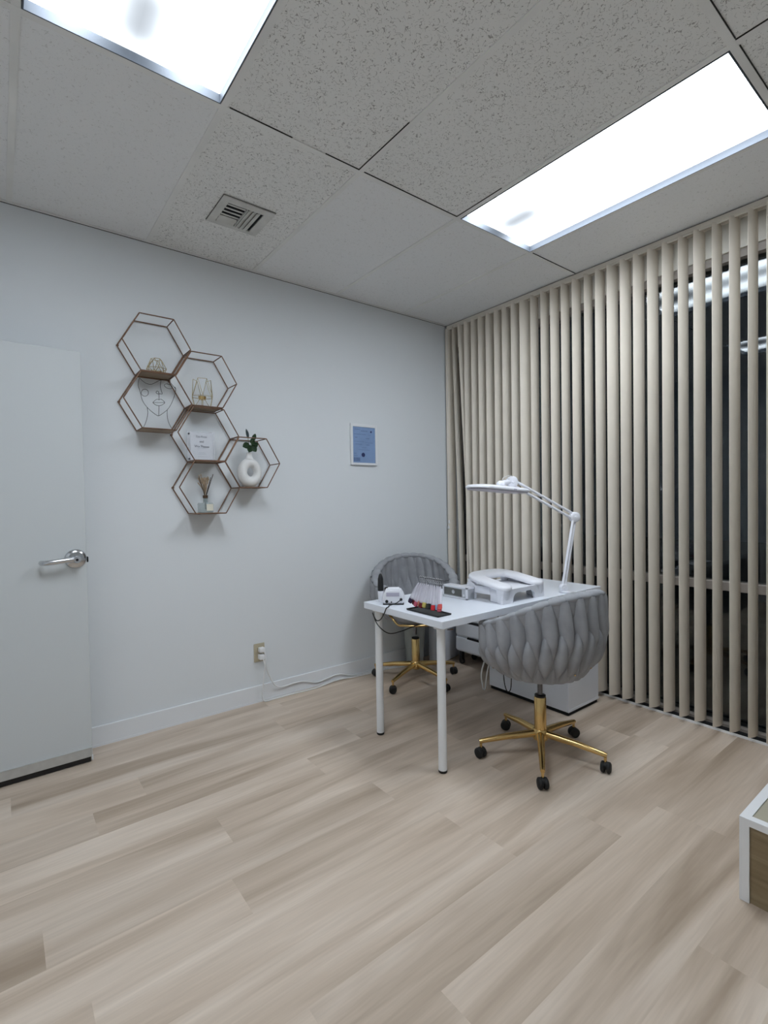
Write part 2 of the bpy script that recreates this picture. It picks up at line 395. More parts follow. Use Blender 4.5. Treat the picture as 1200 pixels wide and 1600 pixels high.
# ceiling lights
def ceiling_light(k, j, label):
    x1 = GX0 - GS * k; x0 = x1 - GS; y1 = GY0 - 2 * GS * j; y0 = y1 - 2 * GS
    cx, cy = (x0 + x1) / 2, (y0 + y1) / 2
    t = thing('ceiling_light', label, 'ceiling light', (cx, cy, H), 'recessed ceiling lights')
    g = .014; D = .030
    f = MB()
    for lo, hi in (((x0 + g, y0 + g, H - .002), (x1 - g, y0 + g + .004, H + D + .03)), ((x0 + g, y1 - g - .004, H - .002), (x1 - g, y1 - g, H + D + .03)),
                   ((x0 + g, y0 + g + .0041, H - .002), (x0 + g + .004, y1 - g - .0041, H + D + .03)), ((x1 - g - .004, y0 + g + .0041, H - .002), (x1 - g, y1 - g - .0041, H + D + .03))):
        f.box(lo, hi)
    f.box((x0 + g, y0 + g, H + D + .0301), (x1 - g, y1 - g, H + D + .034))
    f.build('frame', MT['fixture'], t, smooth=0)
    l = MB(); l.box((x0 + g + .0045, y0 + g + .0045, H + D), (x1 - g - .0045, y1 - g - .0045, H + D + .004)); l.build('diffuser', MT['lens'], t, smooth=0)
    return t
ceiling_light(3, 0, 'glowing recessed ceiling light at the upper left, above the door side of the room')
ceiling_light(0, 0, 'glowing recessed ceiling light running beside the vertical blinds, above the desk')
ceiling_light(3, 2, 'added unseen ceiling light behind the camera, put in to brighten the room')  # added lamp out of view, there to lift the overall brightness

# ceiling vent
t = thing('ceiling_vent', 'small square metal air vent in the stained ceiling tile near the shelf wall', 'vent', (-1.982, -.54, H))
vx0, vx1, vy0, vy1 = -2.112, -1.85, -.668, -.414
ox0, ox1, oy0, oy1 = -2.075, -1.895, -.626, -.442
b = MB(); zb, zt = H - .006, H + .004
b.box((vx0, vy0, zb), (ox0, vy1, zt)); b.box((ox1, vy0, zb), (vx1, vy1, zt)); b.box((ox0, vy0, zb), (ox1, oy0, zt)); b.box((ox0, oy1, zb), (ox1, vy1, zt))
b.box((vx0 - .002, vy0 - .002, H - .0005), (vx1 + .002, vy1 + .002, H + .001), mi=1)
b.box((ox0 - .004, oy0 - .004, H + .001), (ox1 + .004, oy1 + .004, H + .003), mi=1)
b.build('frame', [MT['vent'], MT['dark']], t, smooth=0)
for i in range(6):
    y = oy0 + .014 + i * .031
    bl = MB(); bl.box((ox0 + .002, -.0125 if i > 3 else -.004, -.0012), (-1.984, .0125 if i > 3 else .004, .0012), M=T((0, y, H - .004)) @ Matrix.Rotation(-.25, 4, 'X')); bl.build('louver', MT['vent'], t, smooth=0)
for i in range(3):
    x = -1.962 + i * .021
    bl = MB(); bl.box((-.0115, oy0 + .002, -.0012), (.0115, oy1 - .002, .0012), M=T((x, 0, H - .006)) @ Matrix.Rotation(-.35, 4, 'Y')); bl.build('louver', MT['vent'], t, smooth=0)
bl = MB(); bl.box((-1.981, oy0, H - .012), (-1.977, oy1 - .01, H + .002)); bl.build('divider', MT['vent'], t, smooth=0)

# window, fascia, sill, outside
wd = bpy.data.objects.new('window_1', None); COL.objects.link(wd); wd.location = (.16, -1.4, 0); ORG['window_1'] = Vector(wd.location); struct(wd)
b = MB()
b.box((.10, WY1, 2.497), (.20, WY0, 2.541)); b.box((.10, WY1, -.015), (.20, WY0, .018))
b.box((.12, WY0 - .014, .018), (.20, WY0, 2.497)); b.box((.10, WY1, .018), (.20, WY1 + .04, 2.497))
b.box((.105, WY1, .744), (.19, WY0, .794), bev=.003, seg=1)
b.build('window_frame', MT['alu'], wd, smooth=30)
b = MB(); b.box((.14, WY1 + .03, .793), (.146, WY0 - .012, 2.50)); b.build('pane', MT['glass'], wd, smooth=0)
b = MB(); b.box((.14, WY1 + .03, .015), (.146, WY0 - .012, .745)); b.build('pane', MT['glass'], wd, smooth=0)
b = MB(); b.box((.088, WY1 - .02, 2.541), (.0995, WY0 + .03, H - .0015)); struct(b.build('trim_2', MT['fascia'], smooth=0))
b = MB(); b.box((.026, WY1, .0005), (.034, -.03, .012)); b.box((.034, WY1, .0005), (.0995, -.03, .004), mi=1); struct(b.build('trim_3', [MT['sill'], MT['dark']], smooth=0))
b = MB(); b.box((.26, -12, -.14), (14, 8, -.10)); struct(b.build('ground', MT['outside'], smooth=0))

# door leaf standing open against the shelf wall
DX0, DX1, DY, DZ0, DZ1 = -3.562, -2.652, -.170, .034, 2.006
dr = bpy.data.objects.new('door_1', None); COL.objects.link(dr); dr.location = (DX0, DY + .022, .0); ORG['door_1'] = Vector(dr.location); struct(dr)
b = MB(); b.box((DX0, DY, DZ0), (DX1, DY + .044, DZ1), bev=.002, seg=1); b.build('door_leaf', MT['door'], dr, smooth=30)
b = MB(); b.box((DX0 + .002, DY - .005, .030), (DX1 - .003, DY + .0005, .074), bev=.0015, seg=1); b.box((DX0 + .002, DY - .007, .072), (DX1 - .003, DY, .076)); tag(b.build('door_sweep', MT['alub'], dr, smooth=30), 'aluminium sweep strip along the bottom of the door')
b = MB(); b.box((DX0 + .01, DY + .006, .004), (DX1 - .006, DY + .03, .033)); b.build('under_door_shade', MT['black'], dr, smooth=0)  # black strip standing in for the shade in the gap under the door
b = MB(); b.box((DX1 - .003, DY + .002, .008), (DX1 + .003, DY + .012, .032)); b.build('edge_guard', MT['whitem'], dr, smooth=0)
hc = Vector((-2.6985, DY, 1.007)); RXm = Matrix.Rotation(PI / 2, 4, 'X')
h = MB(); h.lathe([(0, 0), (.046, 0), (.0465, .004), (.043, .010), (.030, .015), (.0, .016)], 32, T(hc) @ RXm); hr = h.build('door_handle', MT['steel'], dr, smooth=50)
h = MB(); h.lathe([(0, .010), (.0155, .010), (.0145, .045), (.017, .05), (.017, .062), (.013, .068), (0, .068)], 20, T(hc) @ RXm)
h.tube(smooth_path([(hc.x, DY - .056, hc.z), (hc.x - .03, DY - .058, hc.z + .001), (hc.x - .07, DY - .060, hc.z - .002), (hc.x - .115, DY - .058, hc.z - .006), (hc.x - .132, DY - .046, hc.z - .007), (hc.x - .138, DY - .026, hc.z - .007)], 5), .0120, 12, flat=1.0)
h.build('lever', MT['steel'], hr, smooth=50)
h = MB(); h.lathe([(0, .0685), (.006, .0685), (.005, .0705), (0, .0705)], 16, T(hc) @ RXm); h.build('lock_cylinder', MT['dark'], hr)
h = MB(); h.box((DX1 - .001, DY + .012, .985), (DX1 + .009, DY + .032, 1.012), bev=.003); h.build('latch', MT['dark'], dr)
h = MB()
for z in (.25, 1.0, 1.8): h.lathe([(0, -.05), (.008, -.05), (.008, .05), (0, .05)], 10, T((DX0 - .006, DY + .03, z)))
h.build('hinge', MT['steel'], dr)

# ---------------------------------------------------------------- vertical blind
vb = thing('vertical_blind', 'cream vertical blind with angled slats across the whole dark window', 'blind', (.02, -1.35, 0))
b = MB(); b.box((0, -2.75, 2.680), (.042, -.012, H - .0015)); b.box((.002, -2.75, 2.668), (.006, -.012, 2.682)); b.box((.036, -2.75, 2.668), (.040, -.012, 2.682))
b.build('headrail', MT['rail'], vb, smooth=0)
edges = [(-.0205, -.012, .0), (-.0938, .020, .030), (-.158, -.022, .050), (-.2275, -.02, 0), (-.3018, -.02, 0), (-.374, -.021, 0), (-.4503, -.02, 0), (-.5304, -.022, 0), (-.6044, -.019, 0), (-.6852, -.02, 0), (-.761, -.033, 0), (-.8523, -.004, 0), (-.935, -.006, 0), (-1.0097, -.012, 0), (-1.0913, -.007, 0), (-1.17, -.011, 0),
         (-1.2548, -.006, 0), (-1.328, -.0166, 0), (-1.4025, -.028, 0), (-1.4844, -.025, 0), (-1.5618, -.025, 0), (-1.6418, -.024, 0), (-1.7219, -.0265, 0), (-1.8049, -.0187, 0), (-1.8811, -.027, 0), (-1.9682, -.018, 0), (-2.0454, -.022, 0), (-2.1257, -.018, 0), (-2.2016, -.022, 0), (-2.28, -.021, 0), (-2.359, -.02, 0), (-2.438, -.023, 0), (-2.517, -.021, 0), (-2.596, -.02, 0), (-2.675, -.022, 0)]
for ye, dy, tilt in edges:
    z1, z0 = 2.676, .032
    dx = math.sqrt(.089 ** 2 - dy ** 2); nx, ny = -dy / .089, dx / .089    # slat normal
    b = MB(); NW, NZ = 8, 6; fr, bk = [], []
    for th, lst in ((0.0, fr), (.0012, bk)):
        for j in range(NZ + 1):
            z = z1 + (z0 - z1) * j / NZ; row = []
            for i in range(NW + 1):
                u = i / NW; cam_ = .0100 * (1 - (2 * u - 1) ** 2)
                off = -cam_ + th
                row.append(b.bm.verts.new((-.023 + dx * u + nx * off, ye + dy * u - ny * (-off) * 1 - tilt * (z1 - z), z)))
            lst.append(row)
    for j in range(NZ):
        for i in range(NW):
            b.bm.faces.new((fr[j][i], fr[j + 1][i], fr[j + 1][i + 1], fr[j][i + 1])); b.bm.faces.new((bk[j][i], bk[j][i + 1], bk[j + 1][i + 1], bk[j + 1][i]))
    for j in range(NZ):
        for i in (0, NW): b.bm.faces.new((fr[j][i], bk[j][i], bk[j + 1][i], fr[j + 1][i]))
    for i in range(NW):
        for j in (0, NZ): b.bm.faces.new((fr[j][i], fr[j][i + 1], bk[j][i + 1], bk[j][i]))
    b.box((.016, ye + dy * .5 - .004, 2.668), (.024, ye + dy * .5 + .004, 2.684))
    b.build('slat', MT['slat'], vb, smooth=60)
b = MB(); b.tube([(-.012, -.026, 2.67), (-.014, -.024, 1.09)], .0011, 5); b.tube([(-.016, -.032, 2.67), (-.024, -.030, 1.045)], .0011, 5)
pc = b.build('pull_cord', MT['sill'], vb)
for p in ((-.014, -.024, 1.078), (-.025, -.030, 1.032)):
    b = MB(); b.lathe([(0, .016), (.005, .015), (.009, -.006), (.009, -.013), (0, -.015)], 12, T(p)); b.build('cord_weight', MT['sill'], pc)

# ---------------------------------------------------------------- hexagon wall shelves
HEXC = {'tl': (-2.2950, 2.1120), 'tr': (-2.0375, 1.9570), 'face': (-2.2955, 1.8120), 'sign': (-2.0325, 1.6530), 'vase': (-1.7745, 1.5020), 'reed': (-2.0325, 1.3540)}
HS, HY0, HY1 = .1705, -.009, -.149
def hexagon(c, label):
    cx, cz = c; t = thing('hexagon_shelf', label, 'shelf', (cx, 0, cz), 'hexagon wire wall shelves')
    def ring(y, s=HS):
        out = []
        for k in range(6):
            a = PI / 3 * k; p = Vector((cx + s * math.cos(a), y, cz + s * math.sin(a)))
            for d in (-.22, 0, .22):     # rounded bends
                a2 = PI / 3 * (k + (1 if d > 0 else -1)); q = Vector((cx + s * math.cos(a2), y, cz + s * math.sin(a2)))
                out.append(p + (q - p) * (abs(d) * .22) if d else p * .9 + (out[-1] * .1))
        return out
    for nm, y in (('rear_ring', HY0), ('front_ring', HY1)):
        b = MB(); b.tube(ring(y), .0033, 8, closed=True); b.build(nm, MT['bronze'], t, smooth=60)
    for k in range(6):
        if k == 3 : continue
        a = PI / 3 * k; x, z = cx + HS * math.cos(a), cz + HS * math.sin(a)
        b = MB(); b.tube([(x, HY0, z), (x, HY1, z)], .0030, 8); b.build('crossbar', MT['bronze'], t, smooth=60)
    zz = cz - HS * math.sin(PI / 3)
    b = MB(); b.box((cx - HS / 2 + .004, HY1 + .002, zz - .0015), (cx + HS / 2 - .004, HY0 - .002, zz + .0035)); b.build('shelf_board', MT['board'], t, smooth=0)
    b = MB(); b.lathe([(0, 0), (.007, 0), (.006, .008), (0, .009)], 14, T((cx - HS + .004, -.0005, cz + .002)) @ RXm); b.build('mounting_screw', MT['bronze'], t)
    return zz + .0035
SZ = {}
SZ['tl'] = hexagon(HEXC['tl'], 'bronze wire hexagon shelf at the top left, holding the low gold candle holder')
SZ['tr'] = hexagon(HEXC['tr'], 'bronze wire hexagon shelf holding the tall pointed gold candle holder')
SZ['face'] = hexagon(HEXC['face'], 'bronze wire hexagon shelf holding the black line-art face')
SZ['sign'] = hexagon(HEXC['sign'], 'bronze wire hexagon shelf holding the clear sign with printed text')
SZ['vase'] = hexagon(HEXC['vase'], 'bronze wire hexagon shelf on the far right, holding the white ring vase')
SZ['reed'] = hexagon(HEXC['reed'], 'bronze wire hexagon shelf at the bottom, holding the reed diffuser')

def wires(b, segs, r=.0016):
    for p, q in segs: b.tube([p, q], r, 6)
# low gold holder (faceted dome)
z0 = SZ['tl']; cx, cy = -2.288, -.080
t = thing('candle_holder', 'low gold wire faceted candle holder on the top left hexagon shelf', 'candle holder', (cx, cy, z0))
b = MB(); seg = []; n = 6
R0 = [Vector((cx + .040 * math.cos(2 * PI * k / n), cy + .040 * math.sin(2 * PI * k / n), z0 + .0025)) for k in range(n)]
R1 = [Vector((cx + .052 * math.cos(2 * PI * (k + .5) / n), cy + .052 * math.sin(2 * PI * (k + .5) / n), z0 + .03)) for k in range(n)]
R2 = [Vector((cx + .026 * math.cos(2 * PI * k / n), cy + .026 * math.sin(2 * PI * k / n), z0 + .082)) for k in range(n)]
for k in range(n): seg += [(R0[k], R0[(k + 1) % n]), (R1[k], R1[(k + 1) % n]), (R2[k], R2[(k + 1) % n]), (R0[k], R1[k]), (R0[(k + 1) % n], R1[k]), (R1[k], R2[k]), (R1[k], R2[(k + 1) % n])]
wires(b, seg); b.build('wire_frame', MT['goldw'], t)
b = MB(); b.lathe([(0, .001), (.030, .001), (.032, .012), (.029, .012), (.027, .004), (0, .004)], 20, T((cx, cy, z0 + .002))); b.build('candle_cup', MT['goldw'], t)
# tall gold holder (crown of points)
z0 = SZ['tr']; cx, cy = -2.046, -.082
t = thing('candle_holder', 'tall gold wire candle holder with pointed triangular sides, on the middle upper shelf', 'candle holder', (cx, cy, z0))
b = MB(); seg = []; n = 6
R0 = [Vector((cx + .050 * math.cos(2 * PI * (k + .25) / n), cy + .050 * math.sin(2 * PI * (k + .25) / n), z0 + .0025)) for k in range(n)]
R1 = [Vector((cx + .062 * math.cos(2 * PI * (k + .25) / n), cy + .062 * math.sin(2 * PI * (k + .25) / n), z0 + .060)) for k in range(n)]
R2 = [Vector((cx + .048 * math.cos(2 * PI * (k + .75) / n), cy + .048 * math.sin(2 * PI * (k + .75) / n), z0 + .158)) for k in range(n)]
for k in range(n): seg += [(R0[k], R0[(k + 1) % n]), (R1[k], R1[(k + 1) % n]), (R0[k], R1[k]), (R1[k], R2[k]), (R1[(k + 1) % n], R2[k])]
for k in (1, 3, 5): seg.append((R2[k], R2[(k + 1) % n]))
wires(b, seg, .0015); b.build('wire_frame', MT['goldw'], t)
b = MB(); b.lathe([(.019, .0), (.022, .018), (.0205, .018), (.0175, .002), (0, .002), (0, 0)], 20, T((cx, cy, z0 + .045))); b.build('candle_cup', MT['gold'], t)
for k in range(0, n, 2):
    b = MB(); wires(b, [(R0[k], Vector((cx + .018 * math.cos(2 * PI * (k + .25) / n), cy + .018 * math.sin(2 * PI * (k + .25) / n), z0 + .046)))], .0013); b.build('cup_support', MT['goldw'], t)

# wire face sculpture
z0 = SZ['face']; fy = -.085
t = thing('face_sculpture', 'black wire line-art face standing in the middle left hexagon shelf', 'sculpture', (-2.285, fy, z0))
def fp(l): return [(-2.3764 + .000447 * (x - 342) - .0000137 * (y - 873), fy, 1.9389 + .000051 * (x - 342) - .000469 * (y - 873)) for x, y in l]   # measured drawing, metres on its own plane
def stroke(pts, name, k=8):
    b = MB(); b.tube(smooth_path(fp(pts), k), .0013, 6); b.build(name, MT['wire'], t)
stroke([(345, 882), (335, 920), (333, 970), (350, 1020), (362, 1070), (375, 1120), (400, 1170), (435, 1215), (480, 1260), (545, 1308), (570, 1310), (610, 1285), (660, 1245), (700, 1190), (735, 1110), (752, 1050), (760, 1000), (748, 975)], 'face_outline', 4)
stroke([(348, 882), (390, 920), (430, 943), (480, 948), (530, 925), (570, 903), (610, 895), (650, 892), (680, 905), (705, 935), (730, 965), (760, 1000)], 'hairline', 4)
def circ(cx_, cy_, rx, ry, rot=0, n=16): return [(cx_ + rx * math.cos(2 * PI * i / n) * math.cos(rot) - ry * math.sin(2 * PI * i / n) * math.sin(rot), cy_ + rx * math.cos(2 * PI * i / n) * math.sin(rot) + ry * math.sin(2 * PI * i / n) * math.cos(rot)) for i in range(n + 1)]
stroke(circ(406, 1046, 40, 40), 'eye', 2); stroke(circ(672, 970, 48, 24, .35), 'eye', 2)
stroke([(588, 900), (580, 960), (588, 1010), (602, 1058), (575, 1058), (548, 1057), (532, 1045), (538, 1028), (552, 1028), (562, 1045), (565, 1080), (565, 1122)], 'nose', 4)
stroke([(495, 1158), (525, 1130), (548, 1120), (565, 1128), (582, 1120), (605, 1130), (632, 1160), (605, 1185), (565, 1196), (525, 1185), (495, 1158)], 'lips', 3)
stroke([(495, 1159), (632, 1160)], 'mouth_line', 1); stroke([(565, 1196), (563, 1310)], 'chin_line', 1)
stroke([(432, 1215), (440, 1270), (432, 1330), (415, 1390), (392, 1440)], 'neck', 4); stroke([(660, 1245), (660, 1300), (668, 1360), (685, 1410), (712, 1462)], 'neck', 4)
b = MB(); b.tube(smooth_path([(x, y_ + fy, z0 + .002) for x, y_ in ((-2.360, .02), (-2.33, .03), (-2.27, .03), (-2.225, .012), (-2.222, 0), (-2.25, -.012), (-2.32, -.012), (-2.362, .0), (-2.360, .02))], 4), .0015, 6); b.build('base_wire', MT['wire'], t)

# clear sign with text
def text_mesh(body, size, M, name, material, parent, bold=False):
    cu = bpy.data.curves.new('txt', 'FONT'); cu.body = body; cu.size = size; cu.align_x = 'CENTER'; cu.align_y = 'CENTER'; cu.extrude = .0002; cu.resolution_u = 3
    if bold: cu.offset = size * .012
    o = bpy.data.objects.new('txt', cu); COL.objects.link(o); dg = bpy.context.evaluated_depsgraph_get(); me = bpy.data.meshes.new_from_object(o.evaluated_get(dg))
    bpy.data.objects.remove(o); bpy.data.curves.remove(cu)
    org = ORG.get(parent.name, Vector((0, 0, 0))); me.transform(T(-org) @ M); me.materials.clear(); me.materials.append(material); me.name = name
    ob = bpy.data.objects.new(name, me); COL.objects.link(ob); ob.parent = parent; ORG[ob.name] = org; return ob
z0 = SZ['sign']; sx0, sx1, sy = -2.132, -1.972, -.060
t = thing('sign_holder', 'clear acrylic sign holder with black printed words, on the middle hexagon shelf', 'sign', (-2.044, sy, z0))
b = MB(); b.box((sx0, sy - .004, z0), (sx1, sy - .002, z0 + .168), bev=.0005, seg=1); b.box((sx0, sy + .002, z0), (sx1, sy + .004, z0 + .168), bev=.0005, seg=1); b.build('acrylic_block', MT['acrylic'], t)
b = MB(); b.box((-2.112, sy - .0015, z0 + .003), (-1.986, sy + .0015, z0 + .163)); b.build('paper', MT['paper'], t)
for px_, pz in ((sx0 + .010, .152), (sx0 + .010, .010)):
    b = MB(); b.lathe([(0, 0), (.0045, 0), (.0045, .004), (0, .005)], 14, T((px_, sy - .004, z0 + pz)) @ RXm); b.build('magnet', MT['ink'], t)
for body, s_, z_, bo in (('Eva Rose', .017, .139, False), ('and', .017, .111, True), ('We Please', .0195, .083, True)):
    text_mesh(body, s_, T((-2.049, sy - .0019, z0 + z_)) @ RXm, 'text', MT['ink'], t, bo)
b = MB()
for z_, w_ in ((.072, .05), (.046, .04), (.038, .042), (.024, .05)): b.box((-2.049 - w_ / 2, sy - .0019, z0 + z_ - .0007), (-2.049 + w_ / 2, sy - .0016, z0 + z_ + .0007))
b.build('text_line', MT['inkl'], t, smooth=0)

# ring vase with eucalyptus
z0 = SZ['vase']; vx, vy = -1.772, -.080
t = thing('vase', 'white ceramic ring vase with a hole through its middle, holding green leaves', 'vase', (vx, vy, z0))
b = MB(); NU, NV = 40, 16; zc = z0 + .094
def ringv(u, v):
    a = 2 * PI * u; c = 2 * PI * v
    low = .5 - .5 * math.sin(a)                      # heavier towards the bottom
    R = .0495; tw = .0225 + .0050 * low; td = .033 + .004 * low
    r = R + tw * math.cos(c) * (1.0 + .12 * low)
    x = r * math.cos(a) * .98; z = r * math.sin(a) * (1.20 if math.sin(a) > 0 else 1.14) - .004; y = td * math.sin(c)
    z = max(z, -.0925)
    hx, hz = .008, -.006
    k = max(0, -math.cos(c)) * .6
    return Vector((vx + x + hx * k, vy + y, zc + z + hz * k))
V = [[b.bm.verts.new(ringv(i / NU, j / NV)) for j in range(NV)] for i in range(NU)]
for i in range(NU):
    for j in range(NV): b.bm.faces.new((V[i][j], V[(i + 1) % NU][j], V[(i + 1) % NU][(j + 1) % NV], V[i][(j + 1) % NV]))
b.lathe([(.028, .168), (.0195, .184), (.0160, .198), (.0165, .208), (.011, .208), (.011, .19)], 24, T((vx, vy, z0 + .0)))
b.build('vase_body', MT['ceramic'], t, smooth=80)
sp = thing('leaf_sprig', 'small sprig of dark green round leaves standing in the white ring vase', 'plant', (vx, vy, z0 + .20))
def leaf(c, d, n, L, W, mt):
    d = Vector(d).normalized(); n = Vector(n).normalized(); s = d.cross(n).normalized(); n = s.cross(d)
    b = MB(); 
    def F(u, v):
        u2 = 2 * u - 1; wv = math.sin(PI * min(1, .04 + v * .96)) ** .65 * W * (1 - .15 * v)
        return Vector(c) + d * (L * v) + s * (u2 * wv) + n * (.18 * W * u2 * u2 - .12 * L * (v - .5) ** 2)
    b.grid(F, 8, 10); 
    bmesh.ops.solidify(b.bm, geom=b.bm.faces[:], thickness=.0008)
    b.build('leaf', mt, sp, smooth=70)
b = MB(); top = z0 + .222
for e in ((-.006, -.004, .078), (.022, -.006, .064), (-.016, -.012, .026), (.014, -.012, .028)):
    b.tube(smooth_path([(vx, vy, top - .05), (vx + e[0] * .3, vy + e[1] * .4, top + e[2] * .4), (vx + e[0], vy + e[1], top + e[2])], 4), .0014, 6)
b.build('stem', MT['stem'], sp)
L_ = leaf
L_((vx - .006, vy - .006, top + .074), (-.25, -.05, 1), (.3, -1, .1), .058, .0125, MT['leafp'])
L_((vx + .022, vy - .006, top + .060), (.35, -.05, .9), (-.2, -1, .1), .048, .014, MT['leaf'])
L_((vx - .002, vy - .015, top + .035), (-1, -.15, -.35), (.1, -1, .35), .050, .023, MT['leaf'])
L_((vx + .006, vy - .018, top + .030), (-.45, -.2, -.9), (.1, -1, .25), .048, .022, MT['leaf'])
L_((vx + .010, vy - .020, top + .028), (.45, -.2, -.75), (-.1, -1, .3), .044, .021, MT['leaf'])
L_((vx + .012, vy - .012, top + .022), (.8, -.1, .55), (-.3, -1, .1), .046, .021, MT['leaf'])
L_((vx + .020, vy - .002, top + .040), (.15, .1, .95), (-.6, -1, 0), .040, .016, MT['leaf'])

# reed diffuser
z0 = SZ['reed']; dx_, dy_ = -2.042, -.080
t = thing('reed_diffuser', 'square glass reed diffuser with dark reeds and dried blooms on the bottom hexagon shelf', 'diffuser', (dx_, dy_, z0))
b = MB(); b.box((dx_ - .038, dy_ - .030, z0), (dx_ + .038, dy_ + .030, z0 + .058), bev=.007); b.lathe([(.0145, .057), (.0125, .062), (.0125, .086), (.010, .086), (.010, .06)], 18, T((dx_, dy_, z0))); b.build('bottle', MT['bottle'], t)
b = MB(); b.box((dx_ - .004, dy_ - .0312, z0 + .012), (dx_ + .034, dy_ - .0302, z0 + .050)); b.build('label', MT['label'], t, smooth=0)
b = MB(); b.lathe([(0, .084), (.0145, .084), (.0145, .100), (.008, .102), (0, .102)], 18, T((dx_, dy_, z0))); b.build('collar', MT['cap'], t)
for i, (ex, ey, ez) in enumerate(((-.037, -.01, .205), (.044, -.012, .222), (.038, .012, .205), (-.012, .0, .165), (.030, -.004, .190))):
    b = MB(); b.tube([(dx_ + ex * .05, dy_ + ey * .1, z0 + .02), (dx_ + ex * .12, dy_ + ey * .2, z0 + .10), (dx_ + ex, dy_ + ey, z0 + ez)], .0018, 6); b.build('reed', MT['reed'], t)
b = MB()
for i in range(46):
    a = random.uniform(0, 2 * PI); q = math.sqrt(random.random()) * .036; zz = random.uniform(.185, .232)
    e = Vector((dx_ - .006 + q * math.cos(a) * (1 - .0), dy_ + q * math.sin(a) * .8, z0 + zz - q * .5))
    b.tube(smooth_path([(dx_, dy_, z0 + .10), Vector((dx_, dy_, z0 + .10)).lerp(e, .55) + Vector((random.uniform(-.004, .004), 0, .004)), e], 3), [.0008, .0008, .0009, .0011, .0014, .0022, .0026], 5)
b.build('dried_flowers', MT['dried'], t)

# ---------------------------------------------------------------- certificate
t = thing('certificate', 'blue printed certificate in a slim white frame on the wall right of the shelves', 'certificate', (-.862, 0, 1.525))
fx0, fx1, fz0, fz1 = -.979, -.746, 1.524, 1.822
b = MB(); bw = .0165
for lo, hi in (((fx0, -.017, fz0), (fx0 + bw, -.001, fz1)), ((fx1 - bw, -.017, fz0), (fx1, -.001, fz1)), ((fx0 + bw, -.017, fz0), (fx1 - bw, -.001, fz0 + bw)), ((fx0 + bw, -.017, fz1 - bw * 1.3), (fx1 - bw, -.001, fz1))): b.box(lo, hi, bev=.001, seg=1)
b.build('frame', MT['trim'], t, smooth=30)
b = MB(); b.box((fx0 + bw - .001, -.012, fz0 + bw - .001), (fx1 - bw + .001, -.010, fz1 - bw)); b.build('document', MT['blue'], t, smooth=0)
PX = lambda u: fx0 + bw + (fx1 - fx0 - 2 * bw) * u
PZ = lambda v: fz1 - bw * 1.3 - (fz1 - fz0 - bw * 2.3) * v
b = MB()
for u0, u1, v0, th in ((.08, .32, .07, .003), (.36, .66, .11, .004), (.06, .58, .205, .003), (.68, .80, .215, .002), (.10, .20, .295, .004), (.58, .74, .315, .004), (.06, .5, .405, .002), (.55, .9, .43, .002), (.12, .40, .485, .003), (.60, .74, .49, .004), (.40, .60, .575, .002), (.25, .75, .635, .002), (.04, .16, .74, .003), (.04, .2, .80, .002)):
    b.box((PX(u0), -.0124, PZ(v0) - th / 2), (PX(u1), -.012, PZ(v0) + th / 2))
b.box((PX(.03), -.0124, PZ(.96)), (PX(.31), -.012, PZ(.855))); b.build('printed_lines', MT['bluei'], t, smooth=0)
b = MB(); b.lathe([(0, 0), (.0155, 0), (.0155, .0004), (0, .0004)], 24, T((PX(.455), -.012, PZ(.775))) @ RXm); b.build('seal', MT['navy'], t)
b = MB(); b.lathe([(0, 0), (.007, 0), (.007, .0004), (0, .0004)], 16, T((PX(.82), -.012, PZ(.12))) @ RXm); b.build('stamp', MT['navy'], t)

# ---------------------------------------------------------------- outlet and cords along the shelf wall
ox, oz = -1.703, .313
t = thing('wall_outlet', 'beige double wall outlet above the baseboard with two white plugs in it', 'outlet', (ox, 0, oz))
b = MB(); b.box((ox - .036, -.006, oz - .058), (ox + .036, -.0005, oz + .058), bev=.003); b.build('cover_plate', MT['beige'], t)
b = MB()
for dz in (-.02, .02): b.box((ox - .017, -.008, oz + dz - .014), (ox + .017, -.0055, oz + dz + .014), bev=.002)
b.build('receptacle', MT['beige'], t)
b = MB(); b.lathe([(0, 0), (.0035, 0), (.003, .002), (0, .002)], 10, T((ox, -.006, oz)) @ RXm); b.build('screw', MT['steel'], t)
def power_cord(label, pz, plug_box, path, r=.0042):
    c = thing('power_cord', label, 'cord', (ox, -.03, 0), 'white power cords on the shelf wall')
    b = MB(); b.tube(smooth_path(path, 6), r, 8); b.build('cable', MT['cordw'], c, smooth=80)
    b = MB(); b.box(*plug_box, bev=.005); b.build('plug', MT['plug'], c)
power_cord('white power cord from the upper plug, hanging to the floor and running along the baseboard', 0, ((ox - .012, -.045, oz + .006), (ox + .024, -.008, oz + .036)),
           [(ox + .016, -.042, oz + .016), (ox + .02, -.055, oz - .03), (ox + .006, -.05, .16), (ox - .004, -.045, .06), (ox + .01, -.045, .012), (ox + .08, -.035, .004), (ox + .20, -.036, .004), (-1.32, -.045, .004), (-1.14, -.028, .012), (-1.02, -.035, .004), (-.90, -.05, .004), (-.72, -.06, .004), (-.55, -.11, .004), (-.42, -.17, .004)])
power_cord('white power cord from the lower outlet plug, looping beside the first one onto the baseboard', 0, ((ox - .014, -.050, oz - .038), (ox + .022, -.008, oz - .006)),
           [(ox + .008, -.048, oz - .036), (ox + .035, -.05, .19), (ox + .085, -.035, .095), (ox + .14, -.026, .066), (ox + .22, -.022, .066), (ox + .30, -.020, .062), (ox + .40, -.020, .030), (-1.22, -.024, .040), (-1.12, -.018, .045), (-1.0, -.022, .010), (-.9, -.028, .0035), (-.7, -.040, .0035), (-.5, -.085, .0035)])

